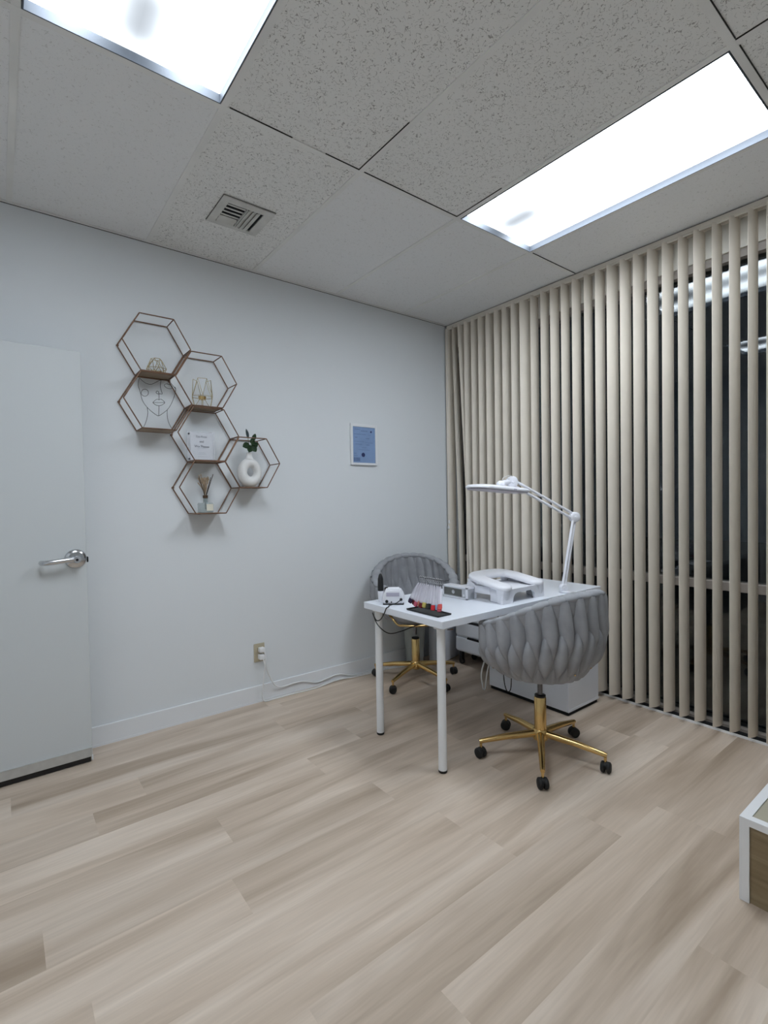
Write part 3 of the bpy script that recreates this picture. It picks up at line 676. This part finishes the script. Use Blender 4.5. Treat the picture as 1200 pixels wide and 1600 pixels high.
# ---------------------------------------------------------------- desk
TX0, TX1, TY0, TY1, TZ = -1.445, -.103, -1.396, -.797, .720
desk = thing('desk', 'white rectangular desk with round white legs, one end standing on a cabinet', 'desk', (-.77, -1.096, 0))
b = MB(); b.box((TX0, TY0, TZ - .034), (TX1, TY1, TZ), bev=.0015, seg=1); b.build('tabletop', MT['white'], desk, smooth=30)
for lx, ly in ((-1.390, -1.330), (-1.383, -.845)):
    b = MB(); b.lathe([(0, .012), (.020, .012), (.020, .672), (0, .672)], 24, T((lx, ly, 0))); b.lathe([(.034, .672), (.034, .6855), (0, .6855), (0, .672)], 24, T((lx, ly, 0)))
    lg = b.build('leg', MT['whitem'], desk)
    b = MB(); b.lathe([(0, 0), (.018, 0), (.0205, .004), (.0205, .0125), (0, .0125)], 24, T((lx, ly, 0))); b.build('foot', MT['rubber'], lg)
b = MB(); b.tube([(-1.37, -1.352, .664), (-1.345, -1.365, .664)], .0022, 6); b.build('screw', MT['bronze'], desk)

# cabinet that carries the right end
t = thing('cabinet', 'plain white cabinet standing under the right end of the desk by the blinds', 'cabinet', (-.25, -1.065, 0))
b = MB(); b.box((-.425, -1.372, .022), (-.095, -.790, .685), bev=.0015, seg=1); b.build('body', MT['white'], t, smooth=30)
b = MB(); b.box((-.418, -1.366, 0), (-.102, -.796, .0215)); b.build('base_shadow', MT['dark'], t, smooth=0)  # near-black block stands in for the shadow beneath the cabinet
b = MB(); b.box((-.426, -1.3735, .022), (-.094, -1.372, .036)); b.build('bottom_rail', MT['white'], t, smooth=0)

# rolling drawer cart further under the desk
t = thing('drawer_cart', 'white drawer cart on casters under the desk, seen between the desk leg and chair', 'drawer unit', (-.13, -.52, 0))
b = MB(); b.box((-.225, -.74, .105), (-.03, -.30, .600), bev=.003, seg=1); b.build('body', MT['white'], t, smooth=30)
for i in range(4):
    z = .118 + i * .118
    b = MB(); b.box((-.240, -.735, z), (-.2255, -.305, z + .098), bev=.003, seg=1); d_ = b.build('drawer', MT['white'], t, smooth=30)
    b = MB(); b.box((-.2395, -.62, z + .094), (-.226, -.42, z + .108)); b.build('handle_gap', MT['dark'], d_, smooth=0)
for x in (-.20, -.06):
    for y in (-.71, -.33):
        b = MB(); b.lathe([(0, -.010), (.022, -.010), (.024, 0), (.022, .010), (0, .010)], 16, T((x, y, .024)) @ Matrix.Rotation(PI / 2, 4, 'Y')); b.box((x - .012, y - .012, .045), (x + .012, y + .012, .106)); b.build('caster', MT['black'], t)
# tall white box against the corner
t = thing('storage_box', 'tall white box standing upright in the corner behind the gold chair base', 'box', (-.18, -.13, 0))
Mb = T((-.175, -.15, 0)) @ RZ(math.radians(14))
b = MB(); b.box((-.18, -.045, .004), (.125, .06, .56), bev=.003, M=Mb); b.build('body', MT['white'], t, smooth=30)
b = MB(); b.box((-.183, -.048, .5605), (.128, .063, .585), bev=.003, M=Mb); b.build('lid', MT['white'], t, smooth=30)
t = thing('waste_bin', 'small grey green waste bin against the wall behind the far chair', 'bin', (-.50, -.10, 0))
b = MB(); b.lathe([(0, .0), (.062, .0), (.082, .30), (.085, .30), (.085, .307), (.079, .307), (.060, .006), (0, .006)], 28, T((-.495, -.115, 0))); b.build('body', MT['bin'], t)
b = MB(); b.tube([(-.495 + .0835 * math.cos(2 * PI * k / 28), -.115 + .0835 * math.sin(2 * PI * k / 28), .305) for k in range(28)], .004, 6, closed=True); b.build('rim', MT['bin'], t)

# ---------------------------------------------------------------- woven swivel chair
def make_chair(label):
    t = thing('swivel_chair', label, 'chair', (0, 0, 0), 'grey woven swivel chairs')
    PM = math.radians(128); ZB = .425
    # local frame: back of the chair towards -Y (phi = 0), opening towards +Y
    def zr(p):
        q = min(1, abs(p) / PM); s = q * q * (3 - 2 * q)
        return .828 + (.655 - .828) * s ** 1.3
    def rad(v):       # outer radius against height 0..1
        return .196 + .086 * (1 - (1 - min(1, v * 1.8)) ** 2.2) - .012 * max(0, v - .6)
    def P(phi, v, off=0):
        r = rad(v) + off; sx = 1.03
        z = ZB + (zr(phi) - ZB) * v
        return Vector((r * sx * math.sin(phi), -r * math.cos(phi), z))
    # shell
    TH = .032
    b = MB(); NU, NV = 60, 14
    O = [[b.bm.verts.new(P(-PM + 2 * PM * i / NU, j / NV, -.006)) for j in range(NV + 1)] for i in range(NU + 1)]
    I = [[b.bm.verts.new(P(-PM + 2 * PM * i / NU, j / NV, -TH)) for j in range(NV + 1)] for i in range(NU + 1)]
    for i in range(NU):
        for j in range(NV):
            b.bm.faces.new((O[i][j], O[i + 1][j], O[i + 1][j + 1], O[i][j + 1])); b.bm.faces.new((I[i][j], I[i][j + 1], I[i + 1][j + 1], I[i + 1][j]))
        b.bm.faces.new((O[i][NV], O[i + 1][NV], I[i + 1][NV], I[i][NV])); b.bm.faces.new((O[i][0], I[i][0], I[i + 1][0], O[i + 1][0]))
    for i in (0, NU):
        for j in range(NV): b.bm.faces.new((O[i][j], O[i][j + 1], I[i][j + 1], I[i][j]))
    bk = b.build('backrest', MT['fabric'], t, smooth=70)
    # woven straps: leaf-shaped puffs outside and inside, wrapping over the rim
    b = MB(); N = 18; dphi = 2 * PM / N
    def puff(pc, va, vb, hw, slant, side, prof, bulge, nv=14, nu=6):
        vmid = (va + vb) / 2
        def F(u, w_):
            v = va + (vb - va) * w_; a = 2 * u - 1; hwid = hw * prof(w_)
            phi = pc + slant * (v - 1.0) + a * hwid
            phi = max(-PM - .03, min(PM + .03, phi))
            bu = bulge * (1 - abs(a) ** 2.2) * min(1, prof(w_) * 1.3) - .004
            return P(phi, v, bu if side > 0 else -TH - bu)
        b.grid(F, nu, nv)
    lens = lambda w_: max(.05, math.sin(PI * min(1, max(0, w_)))) ** .62
    drop = lambda w_: max(.05, (math.sin(PI * (.22 + .78 * w_)))) ** .80       # broad above, pointed below
    tri = lambda w_: max(.04, 1 - w_)
    botp = lambda w_: max(.05, w_) ** .8
    for i in range(N):
        pc = -PM + dphi * (i + .5)
        puff(pc, 1.0, .74, dphi * .60, -.30, 1, tri, .017, nv=8)                  # strap dipping under at the rim
        puff(pc + dphi * .50, 1.0, .34, dphi * .50, -.16, 1, drop, .030)          # long front strap
        puff(pc + dphi * .10 + .09, .64, .09, dphi * .47, .02, 1, lens, .025)      # lower crossing strap
        puff(pc + dphi * .60 + .09, .22, .0, dphi * .56, 0, 1, botp, .012, nv=6)
        puff(pc, 1.0, .70, dphi * .60, .25, -1, tri, .008, nv=8)
        puff(pc + dphi * .50, .98, .34, dphi * .53, .14, -1, drop, .017)
        puff(pc - .05, .62, .14, dphi * .50, 0, -1, lens, .014)
        # roll over the rim
        p0, p1 = pc - dphi * .53, pc + dphi * .53
        def FR(u, w_):
            phi = p0 + (p1 - p0) * u; a = 2 * u - 1; ang = -.75 + (PI + 1.5) * w_
            mid = -(TH - .004) / 2; rr = TH / 2 + .007 + .010 * (1 - abs(a) ** 2.2)
            q = P(max(-PM - .02, min(PM + .02, phi + .03 * (1 - w_))), 1.0, mid + rr * math.cos(ang)); q.z += rr * .62 * math.sin(ang); return q
        b.grid(FR, 6, 8)
    bmesh.ops.recalc_face_normals(b.bm, faces=b.bm.faces[:])
    b.build('woven_straps', MT['fabric'], bk, smooth=75, recalc=False)
    # seat pan and cushion
    b = MB(); prof = [(0, ZB - .012), (.16, ZB - .012), (.190, ZB - .004), (.208, ZB + .012), (.220, ZB + .04), (0, ZB + .04)]
    b.lathe(prof, 48); b.build('seat_base', MT['fabric'], t, smooth=60)
    b = MB()
    pr = [(0, .035), (.18, .035), (.212, .045), (.226, .065), (.220, .088), (.19, .103), (.12, .110), (0, .112)]
    b.lathe([(r, ZB + z) for r, z in pr], 48, Matrix.Translation((0, .012, 0)) @ Matrix.Diagonal((1, 1.04, 1, 1))); b.build('seat', MT['fabric'], t, smooth=60)
    # gold edge trim: down both front edges and under the seat front
    pts = []
    for s_ in (1,):
        pts += [P(-PM - .02, v, -TH / 2) for v in (1.03, .8, .55, .3, .12)]
    low = [Vector((.222 * math.sin(a) , .222 * -math.cos(a), ZB - .010)) for a in [(-PM - .02) - (2 * PI - 2 * PM - .04) * k / 8 for k in range(1, 8)]]
    pts += low + [P(PM + .02, v, -TH / 2) for v in (.12, .3, .55, .8, 1.03)]
    b = MB(); b.tube(smooth_path(pts, 4), .0075, 10); b.build('edge_trim', MT['gold'], t, smooth=80)
    b = MB()
    for ph, v in ((-.9, .62), (-.45, .93), (.1, .60), (.2, .16), (.75, .95), (-.2, .12)):
        q = P(ph, v, .010); b.ball(q, .004, 8)
    b.build('gold_glint', MT['gold'], bk)  # gold beads imitate glints of the wire frame between the straps
    # gas lift
    b = MB(); b.lathe([(0, .085), (.0285, .085), (.0285, .288), (.026, .292), (0, .292)], 24); b.build('column', MT['gold'], t)
    b = MB(); b.lathe([(0, .288), (.0265, .288), (.0265, .300), (.018, .303), (0, .303)], 24); b.build('collar', MT['black'], t)
    b = MB(); b.lathe([(0, .30), (.012, .30), (.012, .40), (0, .40)], 18); b.build('lift_rod', MT['darksteel'], t)
    b = MB(); b.box((-.07, -.07, .396), (.07, .07, .414), bev=.004); b.build('tilt_plate', MT['black'], t)
    # star base
    b = MB(); b.lathe([(0, .080), (.030, .080), (.036, .086), (.036, .128), (.031, .134), (0, .134)], 24); b.build('hub', MT['gold'], t)
    for k in range(5):
        a = 2 * PI * k / 5; d = Vector((math.cos(a), math.sin(a), 0))
        b = MB(); b.tube([d * .030 + Vector((0, 0, .112)), d * .17 + Vector((0, 0, .100)), d * .290 + Vector((0, 0, .082)), d * .302 + Vector((0, 0, .080))], [.0185, .0155, .0115, .0100], 12)
        b.tube([d * .295 + Vector((0, 0, .080)), d * .295 + Vector((0, 0, .052))], .0065, 10)
        lg = b.build('star_leg', MT['gold'], t, smooth=50)
        side = Vector((-d.y, d.x, 0)); tw = 1.1 + k * 1.3; ax = (d * math.cos(tw) + side * math.sin(tw)); q = Vector((0, 0, 1)).rotation_difference(ax).to_matrix().to_4x4()
        b = MB()
        for s_ in (-1, 1): b.lathe([(0, -.010), (.018, -.010), (.0245, -.006), (.0255, 0), (.0245, .006), (.018, .010), (0, .010)], 20, T(d * .297 + ax * (.0125 * s_) + Vector((0, 0, .0256))) @ q)
        b.ball(d * .297 + Vector((0, 0, .034)), .020, 12, (1, 1, .9)); b.build('caster', MT['rubber'], lg, smooth=50)
    return t
chair = make_chair('grey woven swivel chair with gold base in front of the desk, nearest the camera')
chair2 = copy_tree(chair)
def set_chair(root, loc, face, base, dz=0.0):
    """face: angle of the seat about Z; base: angle of the star base about Z; dz: gas-lift height"""
    root.location = loc
    for ch in root.children:
        nm = ch.name.split('.')[0]
        if nm in ('star_leg', 'hub', 'column'): ch.rotation_euler = (0, 0, base)
        elif nm != 'collar':
            ch.rotation_euler = (0, 0, face); ch.location.z = dz
set_chair(chair, (-.914, -1.526, 0), math.radians(-5), math.radians(.5), .0)
set_chair(chair2, (-.695, -.356, 0), math.radians(146), math.radians(54), .020)
chair2['label'] = 'grey woven swivel chair with gold base behind the desk, its back against the shelf wall'

# ---------------------------------------------------------------- things on the desk
# hand rest
t = thing('hand_rest', 'white padded horseshoe hand rest on legs in the middle of the desk', 'arm rest', (-.79, -1.22, TZ))
ax0, ax1, ay0, ay1 = -.978, -.600, -1.362, -1.058
def padz(y): return .812 + (.858 - .812) * (y - ay0) / (ay1 - ay0)
def rrect(x0, x1, y0, y1, r, n=6):
    out = []
    for cx_, cy_, a0 in ((x1 - r, y1 - r, 0), (x0 + r, y1 - r, PI / 2), (x0 + r, y0 + r, PI), (x1 - r, y0 + r, 1.5 * PI)):
        for i in range(n + 1): a = a0 + PI / 2 * i / n; out.append((cx_ + r * math.cos(a), cy_ + r * math.sin(a)))
    return out
# U-shaped centre line with wide soft cross-section
cl_ = smooth_path([(-.925, ay0 + .050, 0), (-.925, -1.24, 0), (-.920, -1.16, 0), (-.885, -1.112, 0), (-.79, -1.100, 0), (-.695, -1.112, 0), (-.658, -1.16, 0), (-.653, -1.24, 0), (-.653, ay0 + .050, 0)], 6)
b = MB(); NS = 20; rings = []
npt = len(cl_)
ext = []
for i in range(npt):
    tg = (cl_[min(i + 1, npt - 1)] - cl_[max(i - 1, 0)]).normalized(); ext.append((cl_[i], tg, 1.0))
cap0 = [(cl_[0] - ext[0][1] * (.048 * math.sin(a)), ext[0][1], math.cos(a)) for a in (1.50, 1.25, .95, .6, .3)]
cap1 = [(cl_[-1] + ext[-1][1] * (.048 * math.sin(a)), ext[-1][1], math.cos(a)) for a in (.3, .6, .95, 1.25, 1.50)]
for p, tg, k in cap0 + ext + cap1:
    nrm = Vector((-tg.y, tg.x, 0)); ring = []
    for j in range(NS):
        a = 2 * PI * j / NS; ca, sa = math.cos(a), math.sin(a)
        wx = .051 * (abs(ca) ** .7) * (1 if ca >= 0 else -1) * k; wz = (.019 if sa > 0 else .015) * (abs(sa) ** .75) * (1 if sa >= 0 else -1) * (.35 + .65 * k)
        q = p + nrm * wx; ring.append(b.bm.verts.new((q.x, q.y, padz(q.y) - .019 + wz)))
    rings.append(ring)
for A, B in zip(rings, rings[1:]):
    for j in range(NS): b.bm.faces.new((A[j], A[(j + 1) % NS], B[(j + 1) % NS], B[j]))
b.bm.faces.new(rings[0]); b.bm.faces.new(rings[-1][::-1])
b.build('pad', MT['padw'], t, smooth=70)
# stand: platform with sloped sides and legs
b = MB(); zt_ = .783
for x0, x1 in ((-.950, -.934), (-.644, -.628)):
    b.box((x0, -1.345, TZ + .001), (x1, -1.250, zt_ + .012), bev=.004); b.box((x0, -1.25, TZ + .035), (x1, -1.14, zt_ + .014), bev=.004); b.box((x0, -1.145, TZ + .001), (x1, -1.085, zt_ + .022), bev=.004)
b.box((-.946, -1.335, zt_ - .006), (-.632, -1.10, zt_ + .004), bev=.003)
b.build('platform', MT['whitep'], t)
# front panel with an arch
arch = [(-.968, TZ + .001), (-.885, TZ + .001), (-.880, TZ + .030), (-.868, TZ + .044), (-.850, TZ + .050)]
arch += [(-.79 * 2 - x, z) for x, z in arch[::-1]]
b = MB(); outl = arch + [(-.620, zt_ + .008), (-.960, zt_ + .008)]
b.poly([(x, z) for x, z in outl], .014, T((0, -1.334, 0)) @ RXm); b.build('front_panel', MT['whitep'], t, smooth=30)
for lx in (-.935, -.645):
    b = MB(); b.tube([(lx, -1.315, TZ + .001), (lx, -1.32, TZ + .03), (lx, -1.325, zt_ + .012)], [.026, .032, .036], 16); b.build('leg', MT['whitep'], t, smooth=50)
for lx in (-.926, -.652):
    b = MB(); b.tube([(lx, -1.112, TZ + .001), (lx, -1.108, TZ + .06), (lx, -1.104, TZ + .104)], [.016, .021, .026], 14); b.build('leg', MT['whitep'], t, smooth=50)

# white-edged display box
t = thing('display_box', 'small white-edged box with a dark glassy front beside the hand rest', 'box', (-.96, -1.055, TZ))
bx0, bx1, by0, by1, bh = -1.018, -.954, -1.146, -.964, .066
b = MB(); b.box((bx0 + .004, by0 + .002, TZ + .0005), (bx1, by1 - .002, TZ + bh - .004), bev=.002); b.build('body', MT['silver'], t)
b = MB(); fw = .0085
for lo, hi in (((bx0, by0, TZ + .0005), (bx0 + .012, by0 + fw, TZ + bh)), ((bx0, by1 - fw, TZ + .0005), (bx0 + .012, by1, TZ + bh)), ((bx0, by0, TZ + .0005), (bx0 + .012, by1, TZ + .0005 + fw)), ((bx0, by0, TZ + bh - fw), (bx1, by1, TZ + bh))): b.box(lo, hi, bev=.001, seg=1)
b.build('white_frame', MT['whitep'], t, smooth=30)
b = MB(); b.box((bx0 + .002, by0 + fw + .030, TZ + .014), (bx0 + .005, by1 - fw - .003, TZ + bh - .013)); b.build('screen', MT['screen'], t, smooth=0)
b = MB(); b.lathe([(0, 0), (.011, 0), (.010, .0006), (0, .0006)], 20, T((bx0 + .002, -1.045, TZ + .034)) @ Matrix.Rotation(-PI / 2, 4, 'Y')); b.build('emblem', MT['silver'], t)
b = MB(); b.lathe([(0, 0), (.0062, 0), (.0058, .004), (0, .005)], 16, T((bx0 + .004, by0 + fw + .015, TZ + .022)) @ Matrix.Rotation(-PI / 2, 4, 'Y')); b.build('knob', MT['whitep'], t)

# nail drill control box
dl = Vector((-1.352, -.938, TZ)); Md = T(dl) @ RZ(math.radians(-41))
t = thing('nail_drill', 'white nail drill control box with dials and a black cable at the desk corner', 'nail drill', dl)
prof = [(-.056, .004), (.056, .004), (.060, .030), (.052, .052), (.036, .080), (-.036, .080), (-.052, .052), (-.060, .030)]
b = MB(); b.poly(prof, .085, Md @ T((0, .045, 0)) @ RXm); b2 = [e for e in b.bm.edges]
bmesh.ops.bevel(b.bm, geom=b2, offset=.007, segments=3, affect='EDGES'); b.build('body', MT['whitep'], t, smooth=50)
b = MB(); b.box((-.054, -.040, .0), (.054, .046, .0045), M=Md); b.build('base_pad', MT['rubber'], t)
b = MB(); b.box((-.036, -.0415, .044), (.032, -.0395, .064), bev=.0008, seg=1, M=Md); b.build('screen', MT['lampu'], t)
for px_, pz, r_ in ((-.034, .018, .0085), (-.010, .015, .0035), (.040, .028, .0075)):
    b = MB(); b.lathe([(0, 0), (r_, 0), (r_ * .9, .005), (0, .006)], 18, Md @ T((px_, -.040, pz)) @ RXm); b.build('dial', MT['black'], t)
s0 = Md @ Vector((.040, -.046, .028))
cb = [s0, Md @ Vector((.012, -.066, .012)), Md @ Vector((-.02, -.072, .004)), Vector((-1.432, -.998, TZ + .003)), Vector((-1.449, -.999, TZ - .002)), Vector((-1.452, -.985, TZ - .03)), Vector((-1.450, -.95, TZ - .068)), Vector((-1.452, -.92, TZ - .078)), Vector((-1.454, -.90, TZ - .06)), Vector((-1.450, -.885, TZ - .045)), Vector((-1.44, -.875, TZ - .06)), Vector((-1.42, -.89, TZ - .115)), Vector((-1.36, -.90, TZ - .165)), Vector((-1.25, -.87, TZ - .180)), Vector((-1.10, -.87, TZ - .165)), Vector((-.96, -.87, TZ - .19)), Vector((-.90, -.87, TZ - .13)), Vector((-.86, -.88, TZ - .036))]
b = MB(); b.tube(smooth_path(cb, 5), .0026, 8); b.build('cable', MT['rubber'], t, smooth=80)
# drill pen in its stand
pp = Vector((-1.372, -.853, TZ))
t = thing('drill_handpiece', 'black and white pen-shaped drill handpiece standing beside the drill box', 'drill handpiece', pp)
b = MB(); b.lathe([(0, .0005), (.011, .0005), (.013, .006), (.016, .045), (.0155, .058), (0, .058)], 18, T(pp)); b.build('grip', MT['whitep'], t)
b = MB(); b.lathe([(0, .058), (.0155, .058), (.016, .085), (.0150, .122), (.008, .145), (.003, .151), (0, .151)], 18, T(pp)); b.build('barrel', MT['black'], t)

# colour swatch rack: tray, posts and bar; each stick hangs by a bead chain
rk = thing('swatch_rack', 'black metal rack with a flat tray carrying the nail colour swatch sticks', 'rack', (-1.36, -1.215, TZ))
b = MB(); b.box((-1.405, -1.328, TZ + .0005), (-1.318, -1.105, TZ + .004), bev=.0015, seg=1); tb = b.build('tray', MT['black'], rk)
b = MB()
for lo, hi in (((-1.405, -1.328, TZ + .004), (-1.402, -1.105, TZ + .008)), ((-1.321, -1.328, TZ + .004), (-1.318, -1.105, TZ + .008)), ((-1.405, -1.328, TZ + .004), (-1.318, -1.325, TZ + .008)), ((-1.405, -1.108, TZ + .004), (-1.318, -1.105, TZ + .008))): b.box(lo, hi)
b.build('tray_lip', MT['black'], tb, smooth=0)
BZ = TZ + .158; BX = -1.335
for y in (-1.165, -1.265):
    b = MB(); b.tube([(BX + .006, y, TZ + .004), (BX + .003, y, BZ)], .0015, 8); b.build('post', MT['black'], rk)
b = MB(); b.tube([(BX, -1.130, BZ), (BX, -1.300, BZ), (BX + .012, -1.318, BZ + .004)], .0016, 8); b.build('bar', MT['black'], rk)
sticks = [('plum', 'dark plum tip at the far left end of the rack'), ('burgundy', 'deep burgundy tip next to the plum one'), ('rose', 'dusty rose tip left of the salmon one'), ('salmon', 'salmon tip on the left half of the rack'), ('dark_red', 'dark red tip right of the salmon one'),
          ('yellow', 'yellow tip near the middle of the rack'), ('olive', 'dark olive tip right of the yellow one'), ('black', 'black tip in the middle of the rack'), ('red', 'bright red tip right of the black one'),
          ('light_blue', 'light blue tip near the right end'), ('pink', 'pink tip at the right end front'), ('coral', 'coral tip sticking out at the far right end')]
n = len(sticks)
for i, (cn, lb) in enumerate(sticks):
    y = -1.088 - i * .0212; lean = [-.0, .008, .0, .006, -.004, .0, .006, -.002, .0, .010, .002, -.016][i]
    spread = (i - 5.5) / 5.5
    top_ = Vector((BX - .004, -1.212 + (y + 1.212) * .62, BZ - .014)); bot = Vector((BX - .036 + lean, y + .0, TZ + .016 + (0.004 if i % 2 else 0) + (.012 if i in (0, 11) else 0)))
    ax = (bot - top_).normalized(); q = Vector((0, 0, -1)).rotation_difference(ax).to_matrix().to_4x4(); Lg = (bot - top_).length
    st = thing('swatch_stick', 'clear swatch stick with a ' + lb, 'swatch', top_, 'nail colour swatch sticks')
    b = MB(); Mx = T(top_) @ q
    b.lathe([(0, -.012), (.0022, -.013), (.0060, -.020), (.0115, -.050), (.0140, -Lg + .034), (.0140, -Lg + .026), (0, -Lg + .024)], 10, Mx @ Matrix.Diagonal((.62, .95, 1, 1))); b.build('clear_body', MT['lilac'], st, smooth=60)
    b = MB(); b.lathe([(0, -Lg + .0265), (.0136, -Lg + .0265), (.0142, -Lg + .010), (.0115, -Lg + .002), (0, -Lg)], 12, Mx @ Matrix.Diagonal((.62, .95, 1, 1))); b.build('colour_tip', TIP[cn], st, smooth=60)
    b = MB()
    for k in range(9):
        a = 2 * PI * k / 9; b.ball((BX + .010 * math.sin(a), top_.y + .002 * math.cos(a), BZ - .006 + .0125 * math.cos(a)), .0022, 6)
    b.build('bead_chain', MT['steel'], st)

# clamp-on work lamp
lc = Vector((-.44, -1.352, TZ)); hub = Vector((-.447, -1.362, .748)); elb = Vector((-.312, -1.352, 1.147)); hd = Vector((-.700, -1.205, 1.356))
t = thing('desk_lamp', 'white clamp-on work lamp with a jointed double arm and flat head over the desk', 'lamp', lc)
b = MB(); b.box((lc.x - .024, TY0 - .012, TZ + .0005), (lc.x + .024, TY0 + .055, TZ + .010), bev=.003); b.box((lc.x - .024, TY0 - .016, TZ - .055), (lc.x + .024, TY0 - .003, TZ + .010), bev=.003); b.box((lc.x - .018, TY0 - .010, TZ - .062), (lc.x + .018, TY0 + .018, TZ - .052), bev=.003)
b.tube([(lc.x, TY0 + .012, TZ - .052), (lc.x, TY0 + .012, TZ - .0345)], .006, 10); b.build('clamp', MT['whitep'], t)
ay = Vector((0, 1, 0)); armn = ((elb - hub).cross(hd - elb)).normalized()
def disc(c, r, th, axis, name, parent):
    axis = axis.normalized(); q = Vector((0, 0, 1)).rotation_difference(axis).to_matrix().to_4x4()
    b = MB(); b.lathe([(0, -th / 2), (r * .82, -th / 2), (r, -th / 2 + .004), (r, th / 2 - .004), (r * .82, th / 2), (r * .3, th / 2), (r * .22, th / 2 + .003), (0, th / 2 + .003)], 28, T(c) @ q); return b.build(name, MT['whitep'], parent)
b = MB(); b.tube([(lc.x - .006, -1.36, TZ + .008), (lc.x - .006, -1.36, TZ + .045)], .012, 12); b.build('pivot_post', MT['whitep'], t)
jn = Vector((-.50, -.86, 0))
disc(hub, .023, .028, jn, 'base_joint', t); disc(elb, .030, .034, jn, 'elbow_joint', t)
def rods(a, c, off, name, r=.0062):
    d = (c - a).normalized(); n_ = d.cross(Vector((0, 1, 0))).normalized()
    for s_ in (-1, 1):
        b = MB(); b.tube([a + n_ * off * s_, c + n_ * off * s_], r, 10); b.build(name, MT['whitep'], t)
rods(hub + (elb - hub) * .04, elb, .0110, 'lower_arm', .0080); rods(elb, hd + (elb - hd) * .05, .0150, 'upper_arm', .0072)
jn2 = (hd - elb); jn2 = Vector((-jn2.y, jn2.x, 0)); disc(hd, .031, .036, jn, 'head_joint', t)
hx = Vector((-.83, -1.215, 1.310))
b = MB(); b.tube(smooth_path([hd, hd + Vector((-.045, .006, -.004)), Vector((-.800, -1.213, 1.344)), Vector((-.812, -1.214, 1.322))], 5), .0150, 12); b.ball((-.806, -1.213, 1.341), .024, 14, (1.1, 1, .85)); b.build('head_neck', MT['whitep'], t)
# flat head: stadium plate
hl, hw, tiltH = .222, .082, math.atan2(1.322 - 1.294, .45)
Mh = T(hx) @ Matrix.Rotation(tiltH, 4, 'Y')
def stad(L, W, n=12):
    out = []
    for s_, a0 in ((1, -PI / 2), (-1, PI / 2)):
        for i in range(n + 1): a = a0 + PI * i / n; out.append((s_ * (L - W) + W * math.cos(a), W * math.sin(a)))
    return out
b = MB(); lv = [(.90, .985, -.004), (1, 1, .000), (1, 1, .007), (.96, .9, .015), (.70, .5, .021)]
rs = [[b.bm.verts.new((x * kx, y * ky, z)) for x, y in stad(hl, hw)] for kx, ky, z in lv]
for A, B in zip(rs, rs[1:]):
    for j in range(len(A)): b.bm.faces.new((A[j], A[(j + 1) % len(A)], B[(j + 1) % len(A)], B[j]))
b.bm.faces.new(rs[0][::-1]); b.bm.faces.new(rs[-1])
for v in b.bm.verts: v.co = Mh @ v.co
lh = b.build('lamp_head', MT['whitep'], t, smooth=50)
b = MB(); b.poly([(x * .96, y * .93) for x, y in stad(hl, hw)], .004, Mh @ T((0, 0, -.0085))); b.build('light_panel', MT['lampu'], lh, smooth=30)
b = MB(); b.box((.030, -.0845, -.001), (.050, -.0810, .006), M=Mh); b.build('switch', MT['lampu'], lh)
b = MB(); b.tube(smooth_path([hd + Vector((.0, -.01, .027)), hd + Vector((-.035, -.012, .034)), hd + Vector((-.085, -.008, .02)), Vector((-.800, -1.222, 1.356))], 5), .0018, 6); b.build('cable', MT['cordw'], t)

# cables hanging under the desk behind the near chair
t = thing('hanging_cable', 'white cable loop hanging below the near chair from under the desk', 'cable', (-.72, -1.0, .2))
b = MB(); b.tube(smooth_path([(-.56, -.99, .685), (-.62, -1.0, .45), (-.735, -1.0, .25), (-.733, -1.0, .15), (-.719, -1.0, .122), (-.708, -1.0, .14), (-.690, -1.0, .22), (-.60, -.99, .45), (-.53, -.98, .685)], 6), .0042, 8); reorigin(b.build('cable', MT['cordw'], t, smooth=80), (0, 0, 0))
t = thing('hanging_cable', 'thin black cable loop hanging below the near chair from under the desk', 'cable', (-.5, -1.0, .2))
b = MB(); b.tube(smooth_path([(-.60, -.99, .685), (-.56, -1.0, .40), (-.537, -1.0, .16), (-.520, -1.0, .085), (-.495, -1.0, .053), (-.468, -1.0, .075), (-.460, -1.0, .20), (-.45, -1.0, .45), (-.45, -.99, .685)], 6), .0028, 8); b.build('cable', MT['rubber'], t, smooth=80)

# ---------------------------------------------------------------- raised platform at the right edge
t = thing('platform', 'raised wood-faced platform with white edge trim at the right edge of the photo', 'platform', (-.60, -3.0, 0))
qx0, qx1, qy1, qy0, qz = -1.188, -.10, -2.437, -3.7, .263; e_ = .026
b = MB(); b.box((qx0 + .006, qy0 + .006, .0), (qx1 - .006, qy1 - .006, qz - .010)); b.build('side_panels', MT['woodp'], t, smooth=0)
b = MB(); b.box((qx0 + e_, qy0 + e_, qz - .0095), (qx1 - e_, qy1 - e_, qz - .004)); b.build('top_panel', MT['woodt'], t, smooth=0)
b = MB()
for lo, hi in (((qx0, qy0, qz - .022), (qx0 + e_, qy1, qz)), ((qx1 - e_, qy0, qz - .022), (qx1, qy1, qz)), ((qx0 + e_, qy1 - e_, qz - .022), (qx1 - e_, qy1, qz)), ((qx0 + e_, qy0, qz - .022), (qx1 - e_, qy0 + e_, qz)),
               ((qx0, qy1 - e_, 0), (qx0 + e_, qy1, qz - .022)), ((qx1 - e_, qy1 - e_, 0), (qx1, qy1, qz - .022)), ((qx0, qy0, 0), (qx0 + e_, qy0 + e_, qz - .022)), ((qx1 - e_, qy0, 0), (qx1, qy0 + e_, qz - .022))): b.box(lo, hi)
b.build('edge_trim', MT['sill'], t, smooth=30)
